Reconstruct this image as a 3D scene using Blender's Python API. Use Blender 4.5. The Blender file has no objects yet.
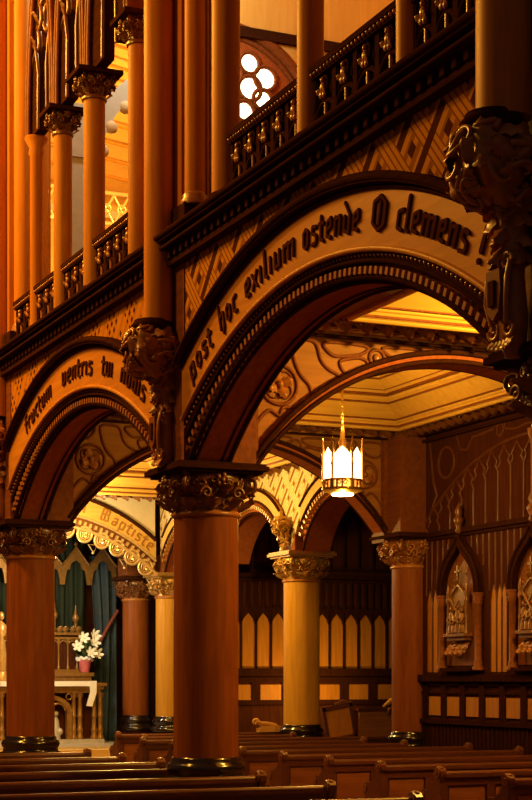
import bpy, bmesh, math, random
from mathutils import Vector, Matrix
R = random.Random(7)
EYE = 2.4
PI = math.pi
sc = bpy.context.scene
col = sc.collection
sin, cos = math.sin, math.cos

# ------------------------------------------------------------------ materials
def nt(name):
    m = bpy.data.materials.new(name); m.use_nodes = True
    t = m.node_tree; b = t.nodes['Principled BSDF']
    return m, t, b

def wood(name, c1, c2, rough=.4, scale=6., axis=2, spec=.10, bump=.12):
    rough += .1
    m, t, b = nt(name)
    tc = t.nodes.new('ShaderNodeTexCoord'); mp = t.nodes.new('ShaderNodeMapping')
    s = [scale, scale, scale]; s[axis] = scale * .09
    mp.inputs['Scale'].default_value = s
    n = t.nodes.new('ShaderNodeTexNoise'); n.inputs['Scale'].default_value = 2.2
    n.inputs['Detail'].default_value = 7; n.inputs['Distortion'].default_value = .6
    r = t.nodes.new('ShaderNodeValToRGB')
    r.color_ramp.elements[0].position = .3; r.color_ramp.elements[1].position = .7
    r.color_ramp.elements[0].color = (*c1, 1); r.color_ramp.elements[1].color = (*c2, 1)
    L = t.links.new
    L(tc.outputs['Object'], mp.inputs['Vector']); L(mp.outputs[0], n.inputs['Vector'])
    L(n.outputs['Fac'], r.inputs['Fac']); L(r.outputs['Color'], b.inputs['Base Color'])
    b.inputs['Roughness'].default_value = rough
    b.inputs['Specular IOR Level'].default_value = spec
    if bump:
        bp = t.nodes.new('ShaderNodeBump'); bp.inputs['Strength'].default_value = bump; bp.inputs['Distance'].default_value = .01
        L(n.outputs['Fac'], bp.inputs['Height']); L(bp.outputs[0], b.inputs['Normal'])
    return m

def plain(name, c, rough=.45, metal=0., noise=.25, spec=.5):
    m, t, b = nt(name)
    n = t.nodes.new('ShaderNodeTexNoise'); n.inputs['Scale'].default_value = 9; n.inputs['Detail'].default_value = 4
    tc = t.nodes.new('ShaderNodeTexCoord')
    r = t.nodes.new('ShaderNodeValToRGB')
    r.color_ramp.elements[0].color = (*[x * (1 - noise) for x in c], 1); r.color_ramp.elements[1].color = (*[min(1, x * (1 + noise)) for x in c], 1)
    t.links.new(tc.outputs['Object'], n.inputs['Vector']); t.links.new(n.outputs['Fac'], r.inputs['Fac'])
    t.links.new(r.outputs['Color'], b.inputs['Base Color'])
    b.inputs['Roughness'].default_value = rough; b.inputs['Metallic'].default_value = metal
    b.inputs['Specular IOR Level'].default_value = spec
    return m

def emit(name, c, s, var=0.):
    m, t, b = nt(name)
    b.inputs['Base Color'].default_value = (*c, 1)
    b.inputs['Emission Color'].default_value = (*c, 1); b.inputs['Emission Strength'].default_value = s
    return m

def diaper(name, light, mid, dark, ax, k, per, wdark, small):
    """marquetry lattice in object space: ax = horizontal axis (0 x, 1 y)"""
    m, t, b = nt(name); L = t.links.new
    tc = t.nodes.new('ShaderNodeTexCoord'); sp = t.nodes.new('ShaderNodeSeparateXYZ'); L(tc.outputs['Object'], sp.inputs[0])
    def mt(op, a, c=None):
        n = t.nodes.new('ShaderNodeMath'); n.operation = op
        for i, x in enumerate((a, c)):
            if x is None: continue
            if isinstance(x, (int, float)): n.inputs[i].default_value = x
            else: L(x, n.inputs[i])
        return n.outputs[0]
    h = sp.outputs[ax]; z = mt('MULTIPLY', sp.outputs[2], k)
    u = mt('DIVIDE', mt('ADD', h, z), per); v = mt('DIVIDE', mt('SUBTRACT', h, z), per)
    fu = mt('FRACT', u); fv = mt('FRACT', v)
    du = mt('LESS_THAN', fu, wdark); dv = mt('LESS_THAN', fv, wdark)
    bu = mt('LESS_THAN', mt('FRACT', mt('MULTIPLY', u, 3)), .5)
    if small:
        def cell(f, a, c): return mt('MULTIPLY', mt('GREATER_THAN', f, a), mt('LESS_THAN', f, c))
        g = mt('MULTIPLY', mt('LESS_THAN', fu, .7), mt('LESS_THAN', fv, .7))
        dk = mt('MULTIPLY', g, mt('MULTIPLY', mt('LESS_THAN', mt('FRACT', mt('MULTIPLY', u, 4.3)), .52), mt('LESS_THAN', mt('FRACT', mt('MULTIPLY', v, 4.3)), .52)))
        md = mt('MULTIPLY', mt('LESS_THAN', mt('FRACT', mt('MULTIPLY', u, 3)), .4), .6)
    else:
        par = mt('LESS_THAN', mt('FRACT', mt('MULTIPLY', v, .5)), .5)
        over = mt('MULTIPLY', mt('GREATER_THAN', fv, .15), mt('LESS_THAN', fv, .62))      # broad pale bars crossing over the dark strips
        dia = mt('MULTIPLY', mt('MULTIPLY', mt('GREATER_THAN', fu, .5), mt('LESS_THAN', fu, .75)), mt('GREATER_THAN', fv, .74))
        dk = mt('MAXIMUM', mt('MULTIPLY', du, mt('SUBTRACT', 1, mt('MULTIPLY', over, par))), dia)
        md = mt('MAXIMUM', mt('MULTIPLY', over, mt('LESS_THAN', mt('FRACT', mt('MULTIPLY', v, 7)), .3)), mt('MULTIPLY', mt('SUBTRACT', 1, over), mt('MULTIPLY', bu, .8)))
    mx = t.nodes.new('ShaderNodeMix'); mx.data_type = 'RGBA'; L(md, mx.inputs[0])
    mx.inputs[6].default_value = (*light, 1); mx.inputs[7].default_value = (*mid, 1)
    m2 = t.nodes.new('ShaderNodeMix'); m2.data_type = 'RGBA'; L(dk, m2.inputs[0])
    L(mx.outputs[2], m2.inputs[6]); m2.inputs[7].default_value = (*dark, 1)
    n = t.nodes.new('ShaderNodeTexNoise'); n.inputs['Scale'].default_value = 7
    m3 = t.nodes.new('ShaderNodeMix'); m3.data_type = 'RGBA'; m3.blend_type = 'MULTIPLY'; m3.inputs[0].default_value = .25
    L(tc.outputs['Object'], n.inputs['Vector']); L(m2.outputs[2], m3.inputs[6]); L(n.outputs['Fac'], m3.inputs[7])
    L(m3.outputs[2], b.inputs['Base Color']); b.inputs['Roughness'].default_value = .6; b.inputs['Specular IOR Level'].default_value = .0
    return m

M = dict(
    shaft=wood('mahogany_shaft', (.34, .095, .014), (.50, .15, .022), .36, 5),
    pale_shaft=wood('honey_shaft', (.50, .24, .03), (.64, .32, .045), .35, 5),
    block=wood('red_brown_wood', (.17, .05, .016), (.26, .08, .024), .45, 5, 1),
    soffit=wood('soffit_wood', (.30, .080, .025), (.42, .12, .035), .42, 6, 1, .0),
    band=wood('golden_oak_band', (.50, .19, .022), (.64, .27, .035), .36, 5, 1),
    gold_band=wood('gilded_band', (.62, .36, .08), (.72, .45, .12), .38, 5, 0),
    trim=wood('dark_trim', (.030, .010, .005), (.055, .017, .008), .40, 8, 1, .0),
    carve=plain('dark_carving', (.17, .058, .015), .3, 0, .45, .5),
    carve_mid=plain('brown_carving', (.38, .14, .028), .33, .0, .45, .5),
    gilt=plain('gilt_carving', (.50, .27, .07), .32, .35, .4),
    gilt_dark=plain('aged_gilding', (.30, .15, .035), .32, .3, .5),
    gilt_hi=plain('bright_gilding', (.80, .58, .26), .28, .45, .25),
    black=plain('black_base', (.018, .010, .007), .16, 0, .3, .8),
    letter=plain('letter_brown', (.075, .022, .007), .5, 0, .2, .0),
    letter_dark=plain('letter_umber', (.36, .15, .03), .45, 0, .2),
    cove=wood('golden_cove', (.60, .34, .06), (.72, .43, .09), .40, 4, 0),
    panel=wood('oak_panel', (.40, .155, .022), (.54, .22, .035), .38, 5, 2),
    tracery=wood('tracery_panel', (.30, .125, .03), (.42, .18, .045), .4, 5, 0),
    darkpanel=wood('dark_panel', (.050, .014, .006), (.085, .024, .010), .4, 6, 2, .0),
    rib=wood('ribbed_moulding', (.10, .030, .011), (.15, .045, .016), .22, 6, 2, .3),
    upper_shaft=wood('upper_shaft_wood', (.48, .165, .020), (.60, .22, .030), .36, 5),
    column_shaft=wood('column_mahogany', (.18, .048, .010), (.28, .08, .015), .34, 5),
    stile=wood('dark_stile', (.030, .009, .005), (.050, .015, .007), .38, 6, 2, .0),
    pew=wood('pew_mahogany', (.085, .023, .012), (.13, .038, .018), .22, 6, 0, .55),
    pewp=wood('pew_panel', (.20, .062, .02), (.28, .095, .03), .35, 6, 0),
    floor=wood('floor_boards', (.10, .045, .02), (.16, .07, .03), .4, 3, 1),
    step=wood('pale_step', (.62, .38, .14), (.72, .46, .18), .4, 4, 0),
    upwall=wood('upper_boards', (.72, .44, .12), (.82, .52, .16), .5, 4, 2),
    plaster=plain('pale_plaster', (.72, .60, .44), .6, 0, .12),
    daylit_grey=plain('daylit_pilaster', (.55, .56, .60), .55, 0, .12),  # cool grey carries the gallery daylight in the base colour
    brass=plain('brass', (.62, .36, .10), .28, .9, .15),
    cloth=plain('white_linen', (.93, .92, .90), .8, 0, .05),
    curtain=plain('green_drape', (.014, .024, .012), .8, 0, .3),
    curtain_b=plain('bluelit_drape', (.045, .07, .095), .8, 0, .25),  # blue tint is the light on the drape, put into its colour
    pink=plain('pink_foil', (.75, .20, .24), .3, 0, .2),
    white=plain('white_petal', (.88, .86, .74), .6, 0, .06),
    leaf=plain('leaf_green', (.05, .10, .025), .5, 0, .4),
    red=plain('red_cloth', (.24, .05, .03), .6, 0, .2),
    relief=plain('bronze_relief', (.27, .115, .03), .34, .15, .5),
    marble=plain('grey_marble', (.45, .42, .38), .3, 0, .4),
    lamp=emit('lamp_glass', (1., .70, .26), 6.),
    bulb=emit('lamp_flame', (1., .74, .34), 14.),
    glow=emit('ring_glow', (1., .55, .12), 2.2),
    window=emit('window_glow', (1., .86, .55), 5.),
    ornament=wood('pale_carved_wood', (.55, .27, .07), (.68, .36, .10), .4, 5, 0),
)
M['diaper'] = diaper('marquetry_lattice', (.60, .25, .030), (.27, .085, .012), (.09, .026, .007), 1, .95, .78, .24, False)
M['diaper_small'] = diaper('marquetry_crosses', (.56, .22, .026), (.40, .135, .016), (.07, .020, .006), 1, .9, .95, .2, True)
M['diaper_gold'] = diaper('gold_lattice', (.90, .76, .46), (.66, .44, .17), (.34, .16, .05), 1, .95, .62, .22, False)  # pale tones carry the strong light on the far spandrels
M['coffer'] = wood('coffer_panel', (.55, .28, .06), (.66, .36, .08), .42, 4, 0)

# ------------------------------------------------------------------ mesh builder
class MB:
    def __init__(s): s.v = []; s.f = []; s.s = []
    def add(s, vs, fs, sm=False):
        o = len(s.v); s.v += [tuple(p) for p in vs]
        for f in fs: s.f.append([i + o for i in f]); s.s.append(sm)
        return s
    def box(s, x0, x1, y0, y1, z0, z1):
        return s.add([(x0,y0,z0),(x1,y0,z0),(x1,y1,z0),(x0,y1,z0),(x0,y0,z1),(x1,y0,z1),(x1,y1,z1),(x0,y1,z1)],
              [(0,3,2,1),(4,5,6,7),(0,1,5,4),(1,2,6,5),(2,3,7,6),(3,0,4,7)])
    def obox(s, c, ax, h):
        c = Vector(c); a = [Vector(x).normalized() * k for x, k in zip(ax, h)]
        vs = [c + i*a[0] + j*a[1] + k*a[2] for k in (-1,1) for i, j in ((-1,-1),(1,-1),(1,1),(-1,1))]
        return s.add(vs, [(0,3,2,1),(4,5,6,7),(0,1,5,4),(1,2,6,5),(2,3,7,6),(3,0,4,7)])
    def lathe(s, prof, cx=0, cy=0, n=32, sm=True, ph=0.):
        vs = []; fs = []
        for r, z in prof:
            for k in range(n):
                a = 2*PI*k/n + ph; vs.append((cx + r*cos(a), cy + r*sin(a), z))
        for i in range(len(prof)-1):
            for k in range(n):
                k2 = (k+1) % n; fs.append((i*n+k, i*n+k2, (i+1)*n+k2, (i+1)*n+k))
        s.add(vs, fs, sm)
        s.add(vs[:n], [list(range(n))[::-1]]); s.add(vs[-n:], [list(range(n))])
        return s
    def tube(s, pts, r, n=6, closed=False):
        pts = [Vector(p) for p in pts]; m = len(pts); vs = []; fs = []
        rr = r if isinstance(r, (list, tuple)) else [r]*m
        up = None
        for i, p in enumerate(pts):
            a = pts[(i-1) % m] if (closed or i) else p
            b = pts[(i+1) % m] if (closed or i < m-1) else p
            d = (b - a)
            d = d.normalized() if d.length > 1e-9 else Vector((0,0,1))
            if up is None:
                up = Vector((1,0,0)) if abs(d.x) < .8 else Vector((0,1,0))
            e = (up - d*up.dot(d)); e = e.normalized() if e.length > 1e-6 else d.orthogonal().normalized()
            g = d.cross(e); up = e
            for k in range(n):
                t = 2*PI*k/n; vs.append(p + (e*cos(t) + g*sin(t))*rr[i])
        for i in range(m if closed else m-1):
            j = (i+1) % m
            for k in range(n):
                k2 = (k+1) % n; fs.append((i*n+k, i*n+k2, j*n+k2, j*n+k))
        s.add(vs, fs, True)
        if not closed:
            s.add(vs[:n], [list(range(n))[::-1]]); s.add(vs[-n:], [list(range(n))])
        return s
    def ell(s, c, r, nu=12, nv=8, rot=None):
        c = Vector(c); vs = []; fs = []
        r = (r, r, r) if isinstance(r, (int, float)) else r
        for i in range(nv+1):
            t = PI*i/nv
            for k in range(nu):
                a = 2*PI*k/nu
                p = Vector((r[0]*sin(t)*cos(a), r[1]*sin(t)*sin(a), r[2]*cos(t)))
                if rot: p = rot @ p
                vs.append(c + p)
        for i in range(nv):
            for k in range(nu):
                k2 = (k+1) % nu; fs.append((i*nu+k, i*nu+k2, (i+1)*nu+k2, (i+1)*nu+k))
        return s.add(vs, fs, True)
    @staticmethod
    def P(pl, a, b, d): return (d,a,b) if pl == 'yz' else (a,d,b) if pl == 'xz' else (a,b,d)
    def prism(s, poly, pl, d0, d1):
        n = len(poly)
        vs = [s.P(pl,a,b,d0) for a,b in poly] + [s.P(pl,a,b,d1) for a,b in poly]
        fs = [list(range(n))[::-1], list(range(n,2*n))] + [(i,(i+1)%n,n+(i+1)%n,n+i) for i in range(n)]
        return s.add(vs, fs)
    def strip(s, pa, pb, pl, d0, d1, sm=False):
        n = len(pa)
        vs = [s.P(pl,*p,d0) for p in pa] + [s.P(pl,*p,d0) for p in pb] + [s.P(pl,*p,d1) for p in pa] + [s.P(pl,*p,d1) for p in pb]
        fs = []
        for i in range(n-1):
            j = i+1
            fs += [(i,j,n+j,n+i), (2*n+i,3*n+i,3*n+j,2*n+j), (i,2*n+i,2*n+j,j), (n+i,n+j,3*n+j,3*n+i)]
        fs += [(0,n,3*n,2*n), (n-1,3*n-1,4*n-1,2*n-1)]
        return s.add(vs, fs)
    def leaf(s, base, d, out, L, W, bulge=.25, curl=.3, lobes=3, fold=.35):
        base = Vector(base); d = Vector(d).normalized(); out = Vector(out); out = (out - d*out.dot(d)).normalized()
        w = d.cross(out); n = 9; vs = []; fs = []
        for i in range(n):
            t = i/(n-1)
            ang = curl * 4.2 * max(0, t-.55)**1.0
            p = base + d*(L*(t - curl*1.4*max(0,t-.6)**1.2)) + out*(L*(bulge*sin(PI*min(1,t*.75)) + curl*max(0,t-.5)*.9))
            ww = W*.5*(sin(PI*(.12+.8*t))**.8)*(1 + .28*sin(lobes*2*PI*t + .6))
            for q in (-1,-.5,0,.5,1):
                h = -fold*abs(q)*ww + (0.16*ww if q == 0 else 0)
                vs.append(p + w*(q*ww) + out*h)
        for i in range(n-1):
            for k in range(4):
                fs.append((i*5+k, i*5+k+1, (i+1)*5+k+1, (i+1)*5+k))
        return s.add(vs, fs, True)
    def spiral(s, c, e1, e2, r0, turns=1.5, th=.03, a0=0., n=22):
        c = Vector(c); e1 = Vector(e1).normalized(); e2 = Vector(e2).normalized(); pts = []; rr = []
        for i in range(n):
            t = i/(n-1); a = a0 + t*turns*2*PI; r = r0*(1-.85*t)
            pts.append(c + e1*(r*cos(a)) + e2*(r*sin(a))); rr.append(th*(1-.4*t))
        return s.tube(pts, rr, 5)
    def build(s, name, mat, parent=None, loc=(0,0,0)):
        me = bpy.data.meshes.new(name)
        me.from_pydata([Vector(p) for p in s.v], [], s.f)
        me.polygons.foreach_set('use_smooth', s.s)
        bm = bmesh.new(); bm.from_mesh(me); bmesh.ops.recalc_face_normals(bm, faces=bm.faces[:]); bm.to_mesh(me); bm.free()
        me.materials.append(mat); me.update()
        o = bpy.data.objects.new(name, me); col.objects.link(o); o.location = loc
        if parent: o.parent = parent
        return o

def tag(o, label, cat, group=None):
    o['label'] = label; o['category'] = cat
    if group: o['group'] = group
    return o
def thing(name, label, cat, loc, group=None, rz=0):
    o = bpy.data.objects.new(name, None); col.objects.link(o); o.location = loc; o.rotation_euler = (0,0,rz)
    o.empty_display_size = .2
    return tag(o, label, cat, group)
def struct(o): o['kind'] = 'structure'; return o
def kids(o): return [c for c in bpy.data.objects if c.parent == o]
def copy_tree(o, parent=None, loc=None, label=None, group=None):
    ch = kids(o); c = o.copy(); col.objects.link(c); c.parent = parent
    if loc is not None: c.location = loc
    if label: c['label'] = label
    if group: c['group'] = group
    for k in ch: copy_tree(k, c)
    return c

def arcpts(c, r, a, b, n):            # circle height over horizontal offset
    return [(a + (b-a)*i/n, c + math.sqrt(max(0, r*r - (a + (b-a)*i/n)**2))) for i in range(n+1)]
def circ(c, r, n=20, a0=0): return [(c[0] + r*cos(a0+2*PI*i/n), c[1] + r*sin(a0+2*PI*i/n)) for i in range(n)]

# ------------------------------------------------------------------ blackletter lettering (nib strokes)
G = {
 'i': (.30, [(.12,.1,.12,.9)]), 'n': (.56, [(.12,.1,.12,.9),(.12,.8,.40,.9),(.40,.1,.40,.9)]),
 'm': (.84, [(.12,.1,.12,.9),(.12,.8,.40,.9),(.40,.1,.40,.9),(.40,.8,.68,.9),(.68,.1,.68,.9)]),
 'u': (.56, [(.12,.1,.12,.9),(.12,.1,.40,.2),(.40,.1,.40,.9)]),
 'o': (.56, [(.12,.2,.12,.8),(.12,.8,.26,.95),(.26,.95,.40,.8),(.40,.8,.40,.2),(.40,.2,.26,.05),(.26,.05,.12,.2)]),
 'e': (.50, [(.12,.15,.12,.8),(.12,.8,.34,.95),(.34,.95,.36,.6),(.36,.58,.12,.45),(.12,.15,.36,.08)]),
 's': (.50, [(.36,.85,.14,.9),(.12,.85,.12,.6),(.12,.58,.36,.44),(.36,.42,.36,.15),(.34,.1,.1,.06)]),
 't': (.42, [(.16,.12,.16,1.2),(.02,.88,.32,.88),(.16,.12,.32,.06)]),
 'l': (.34, [(.12,.12,.12,1.5),(.12,.12,.24,.06)]),
 'd': (.56, [(.12,.15,.12,.8),(.12,.15,.40,.05),(.40,.15,.40,.85),(.40,.85,.10,1.4)]),
 'p': (.56, [(.12,-.4,.12,.92),(.12,.82,.40,.9),(.40,.85,.40,.15),(.40,.1,.14,.06)]),
 'h': (.56, [(.12,.1,.12,1.5),(.12,.8,.40,.9),(.40,.9,.40,.05),(.40,.05,.30,-.25)]),
 'c': (.44, [(.12,.15,.12,.82),(.12,.82,.34,.92),(.12,.15,.34,.06)]),
 'x': (.50, [(.06,.92,.38,.08),(.38,.92,.06,.08)]),
 'r': (.42, [(.12,.1,.12,.9),(.12,.8,.32,.92)]), 'f': (.40, [(.14,.05,.14,1.35),(.14,1.35,.32,1.4),(.02,.85,.30,.85)]),
 'v': (.54, [(.12,.12,.12,.95),(.12,.12,.38,.2),(.38,.2,.38,.9)]), 'b': (.56, [(.12,.15,.12,1.5),(.12,.15,.40,.08),(.40,.15,.40,.85),(.40,.85,.14,.78)]),
 'a': (.54, [(.14,.85,.38,.92),(.38,.9,.38,.1),(.38,.5,.12,.45),(.12,.45,.12,.12),(.12,.12,.38,.12)]),
 '!': (.3, [(.14,.45,.14,1.45),(.14,.05,.14,.14)]),
 'O': (.9, [(.15,.3,.15,1.2),(.15,1.2,.45,1.45),(.15,.3,.45,.0),(.45,.0,.72,.25),(.72,.25,.72,1.15),(.72,1.15,.45,1.45),(.45,.25,.45,1.2)]),
 'S': (.8, [(.62,1.3,.2,1.4),(.15,1.3,.15,.95),(.15,.9,.6,.65),(.6,.6,.6,.2),(.55,.1,.1,.05),(.38,.2,.38,1.2)]),
 'J': (.6, [(.15,1.4,.55,1.4),(.4,1.4,.4,.15),(.4,.15,.1,-.1)]),
 'B': (.85, [(.18,.05,.18,1.4),(.18,1.4,.6,1.3),(.6,1.25,.6,.9),(.6,.85,.18,.75),(.6,.7,.66,.2),(.64,.15,.18,.05),(.4,.2,.4,1.2)]),
}
def hull(pts):
    pts = sorted(set((round(a,5), round(b,5)) for a, b in pts))
    def half(ps):
        h = []
        for p in ps:
            while len(h) > 1 and (h[-1][0]-h[-2][0])*(p[1]-h[-2][1]) - (h[-1][1]-h[-2][1])*(p[0]-h[-2][0]) <= 0: h.pop()
            h.append(p)
        return h[:-1]
    return half(pts) + half(pts[::-1])
NW, NH = .05, .09
def glyph(ch): return [hull([(x+dx, y+dy) for x, y in ((s[0],s[1]),(s[2],s[3])) for dx, dy in ((NW,0),(-NW,0),(0,NH),(0,-NH))]) for s in G[ch][1]]
def lettering(parent, word, h0, h1, c, r, hgt, pl, d0, d1, sgn, mat, off=(0,0)):
    """letters on an arc; h0..h1: signed horizontal extents (from the arch centre); sgn=-1 when reading direction runs towards -h"""
    tot = sum(G[k][0] for k in word)
    a0 = math.asin(h0/r); a1 = math.asin(h1/r); x = 0
    for ch in word:
        b = MB(); k = abs((a1-a0)*r)/tot
        for poly in glyph(ch):
            out = []
            for gx, gy in poly:
                a = a0 + (a1-a0)*(x+gx)/tot; rr = r + gy*hgt
                out.append((rr*sin(a), c + rr*cos(a)))
            b.prism(out, pl, d0, d1 + R.uniform(0, .002))
        b.build('letter', mat, parent); x += G[ch][0]

# ------------------------------------------------------------------ columns
def foliage_capital(b, r0, z0, z1, hw, n=10):
    """bell with two tiers of acanthus and corner volutes, under a square abacus of half width hw"""
    H = z1 - z0
    b.lathe([(r0*1.0,z0),(r0*1.04,z0+H*.3),(r0*1.12,z0+H*.6),(r0*1.3,z0+H*.85),(hw*.92,z1)], n=28)
    for tier, (zf, lf, rf, wf) in enumerate(((.0,.62,1.0,.40),(.36,.62,1.06,.40))):
        for k in range(n):
            a = 2*PI*(k + .5*tier)/n + .12
            o = Vector((cos(a), sin(a), 0))
            b.leaf(o*r0*rf + Vector((0,0,z0+H*zf)), Vector((0,0,1)) + o*.35, o, H*lf, r0*wf*1.35, .42, .6, 3, .6)
    for sx in (-1,1):
        for sy in (-1,1):
            d = Vector((sx,sy,0)).normalized(); c = d*(hw*1.12) + Vector((0,0,z1-H*.24))
            b.spiral(c, d, (0,0,1), H*.24, 1.5, H*.07, 1.2)
            b.leaf(d*r0*1.0 + Vector((0,0,z0+H*.3)), Vector((0,0,1)) + d*.5, d, H*.75, r0*.6, .3, .6, 3)
            t = Vector((-sy, sx, 0)).normalized()
            b.spiral(d*hw*.95 + t*hw*.3 + Vector((0,0,z1-H*.3)), t, (0,0,1), H*.2, 1.4, H*.055, 2.)
            b.spiral(d*hw*.95 - t*hw*.3 + Vector((0,0,z1-H*.3)), -t, (0,0,1), H*.2, 1.4, H*.055, 2.)
    for k in range(16):
        a = 2*PI*(k+.5)/16; o = Vector((cos(a), sin(a), 0)); t = Vector((-sin(a), cos(a), 0))*(1 if k % 2 else -1)
        for zf, rf in ((.22,1.14),(.50,1.24),(.72,1.34)):
            b.spiral(o*r0*rf + Vector((0,0,z0+H*(zf+.06*(k % 2)))), t, (0,0,1), H*.12, 1.2, H*.036, k)
    for k in range(4):
        a = PI*k/2; o = Vector((cos(a), sin(a), 0)); t = Vector((-sin(a), cos(a), 0))
        for j in range(5):
            q = 2*PI*j/5
            b.ell(o*(hw*1.0) + t*(H*.14*cos(q)) + Vector((0,0,z1-H*.2+H*.14*sin(q))), H*.085, 6, 4)
        b.ell(o*(hw*1.04) + Vector((0,0,z1-H*.2)), H*.08, 6, 4)
        for sg in (-1,1):
            b.spiral(o*(hw*.98) + t*(sg*hw*.38) + Vector((0,0,z1-H*.55)), t*sg, (0,0,1), H*.17, 1.3, H*.05, 0)
def column(label, loc, rs, mats, ztop, blk, absz, parts_name='column', cat='column', group=None, carve='carve', zs=(1.21,4.77,4.85,5.38,5.53)):
    t = thing(parts_name, label, cat, loc, group)
    zb, z1, z2, z3, z4 = zs
    MB().lathe([(rs*1.42,0),(rs*1.42,.12),(rs*1.34,.2),(rs*1.3,zb-.5),(rs*1.36,zb-.46)], n=8, sm=False, ph=PI/8).build('pedestal', M['stile'], t)
    MB().lathe([(rs*1.34,zb-.46),(rs*1.36,zb-.40),(rs*1.30,zb-.34),(rs*1.16,zb-.31),(rs*1.13,zb-.25),(rs*1.18,zb-.21),(rs*1.22,zb-.16),(rs*1.18,zb-.10),(rs*1.06,zb-.07),(rs*1.08,zb-.03),(rs*1.02,zb)], n=40).build('base', M['black'], t)
    MB().lathe([(rs,zb),(rs*.995,z1)], n=48).build('shaft', M[mats], t)
    MB().lathe([(rs*1.0,z1-.01),(rs*1.07,z1+.01),(rs*1.09,z1+.035),(rs*1.05,z1+.06),(rs*1.0,z2)], n=40).build('neck_ring', M['carve_mid'], t)
    b = MB(); foliage_capital(b, rs, z2-.01, z3, absz*.9); b.build('capital', M[carve], t)
    b = MB()
    for a, q0, q1 in ((.90,0,.3),(1.0,.3,.75),(.95,.75,1.)):
        b.box(-absz*a, absz*a, -absz*a, absz*a, z3+(z4-z3)*q0, z3+(z4-z3)*q1)
    b.build('abacus', M['trim' if carve != 'gilt' else 'gilt'], t)
    if blk: MB().box(-blk, blk, -blk, blk, z4, ztop).build('pier_block', M['block'], t)
    return t
BY = 9.65
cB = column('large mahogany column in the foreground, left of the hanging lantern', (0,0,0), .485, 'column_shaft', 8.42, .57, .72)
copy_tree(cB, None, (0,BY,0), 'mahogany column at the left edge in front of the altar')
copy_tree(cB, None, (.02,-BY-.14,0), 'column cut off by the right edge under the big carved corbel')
L2X = 8.4
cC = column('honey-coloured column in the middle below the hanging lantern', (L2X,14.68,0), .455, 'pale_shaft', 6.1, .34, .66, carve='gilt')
for (x, y, lb) in ((L2X,24.1,'pale golden column just left of the large foreground column'),
                   (L2X,19.2,'golden column hidden behind the large foreground column')):
    if y < 20: continue
    copy_tree(cC, None, (x,y,0), lb)
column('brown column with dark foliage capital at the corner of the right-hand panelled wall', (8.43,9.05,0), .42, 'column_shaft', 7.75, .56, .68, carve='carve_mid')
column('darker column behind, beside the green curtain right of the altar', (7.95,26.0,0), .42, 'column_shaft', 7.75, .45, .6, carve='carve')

# ------------------------------------------------------------------ big arcade arches
SPR = 3.13
CI, RI = -2.0, 6.65          # intrados
CB, RB = -2.93, 7.9          # inner edge of the lettered band
CO, RO = -2.65, 8.35         # outer edge
HW = BY/2 - .57
def seg(c, r, n=48, hw=HW): return arcpts(c, r, -hw, hw, n)
XF = -.57
def arcade_arch(yc, label, words):
    t = thing('arcade_arch', label, 'arch', (0, yc, EYE))
    pi, pb, po = seg(CI,RI), seg(CB,RB), seg(CO,RO)
    pi2 = seg(CI+.09, RI); pm = [(a[0], a[1]*.45+b[1]*.55) for a, b in zip(pi, pb)]
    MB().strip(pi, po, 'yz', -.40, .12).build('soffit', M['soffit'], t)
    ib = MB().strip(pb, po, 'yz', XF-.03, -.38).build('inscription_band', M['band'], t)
    b = MB()
    b.strip([(y,z-.02) for y,z in po], [(y,z+.10) for y,z in po], 'yz', -.72, -.50)
    b.tube([(-.70,y,z+.04) for y,z in po], .05, 8)
    b.tube([(-.615,y,z-.06) for y,z in po], .03, 6)
    b.build('hood_mould', M['trim'], t)
    b = MB(); b.tube([(-.60,y,z+.0) for y,z in pb], .035, 8)
    b.build('fillet', M['band'], t)
    # stepped orders under the band
    b = MB(); b.strip(pm, [(y,z-.03) for y,z in pb], 'yz', -.54, -.38); b.tube([(-.545,y,z-.055) for y,z in pb], .03, 6); b.tube([(-.535,y,z+.03) for y,z in pm], .03, 6)
    b.build('inner_order', M['trim'], t)
    N = 90
    for i in range(N+1):
        y = -HW + 2*HW*i/N
        zi = CI + math.sqrt(RI*RI-y*y); zb = CB + math.sqrt(RB*RB-y*y)
        z = zi*.2 + zb*.8 + .01
        MB().ell((-.55, y, z), .029, 6, 4).build('bead', M['carve_mid'], t)
    N = 66
    for i in range(N+1):
        y = (-HW + 2*HW*(i/N)); zi = CI + math.sqrt(RI*RI-y*y); zb = CB + math.sqrt(RB*RB-y*y)
        c = (zi*.66 + zb*.34)
        tn = Vector((0, math.sqrt(RI*RI-y*y), -y)).normalized(); nm = Vector((0, -tn.z, tn.y))
        MB().obox((-.50, y, c), ((1,0,0), tn, nm), (.04, .029, .042)).build('dentil', M['carve_mid'], t)
    b = MB(); b.tube([(-.47,y,z+.05) for y,z in pi], .045, 8); b.tube([(-.40,y,z+.0) for y,z in pi], .03, 6)
    b.tube([(.12,y,z+.02) for y,z in pi], .05, 8); b.tube([(.0,y,z) for y,z in pi], .02, 6)
    b.build('edge_moulding', M['trim'], t)
    cm, rm = (CB+CO)/2, (RB+RO)/2
    for w, y0, y1, hg in words:
        lettering(ib, w, y0-yc, y1-yc, cm, rm-.17, hg, 'yz', XF-.02, XF-.06, -1, M['letter'])
    return t
arcade_arch(-BY/2, 'large lettered arch over the hanging lantern, reading exilium ostende O clemens',
    [('post',-1.0,-1.85,.255),('hoc',-2.08,-2.72,.255),('exilium',-2.95,-4.55,.255),('ostende',-4.72,-6.27,.255),('O',-6.5,-6.92,.255),('clemens',-7.1,-8.62,.255),('!',-8.76,-8.92,.255)])
arcade_arch(BY/2, 'smaller-looking lettered arch at left, reading ventris tui, between the two mahogany columns',
    [('fructum',7.75,6.0,.25),('ventris',5.4,3.6,.25),('tui',3.15,2.55,.25),('nobis',2.2,1.0,.25)])

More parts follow.
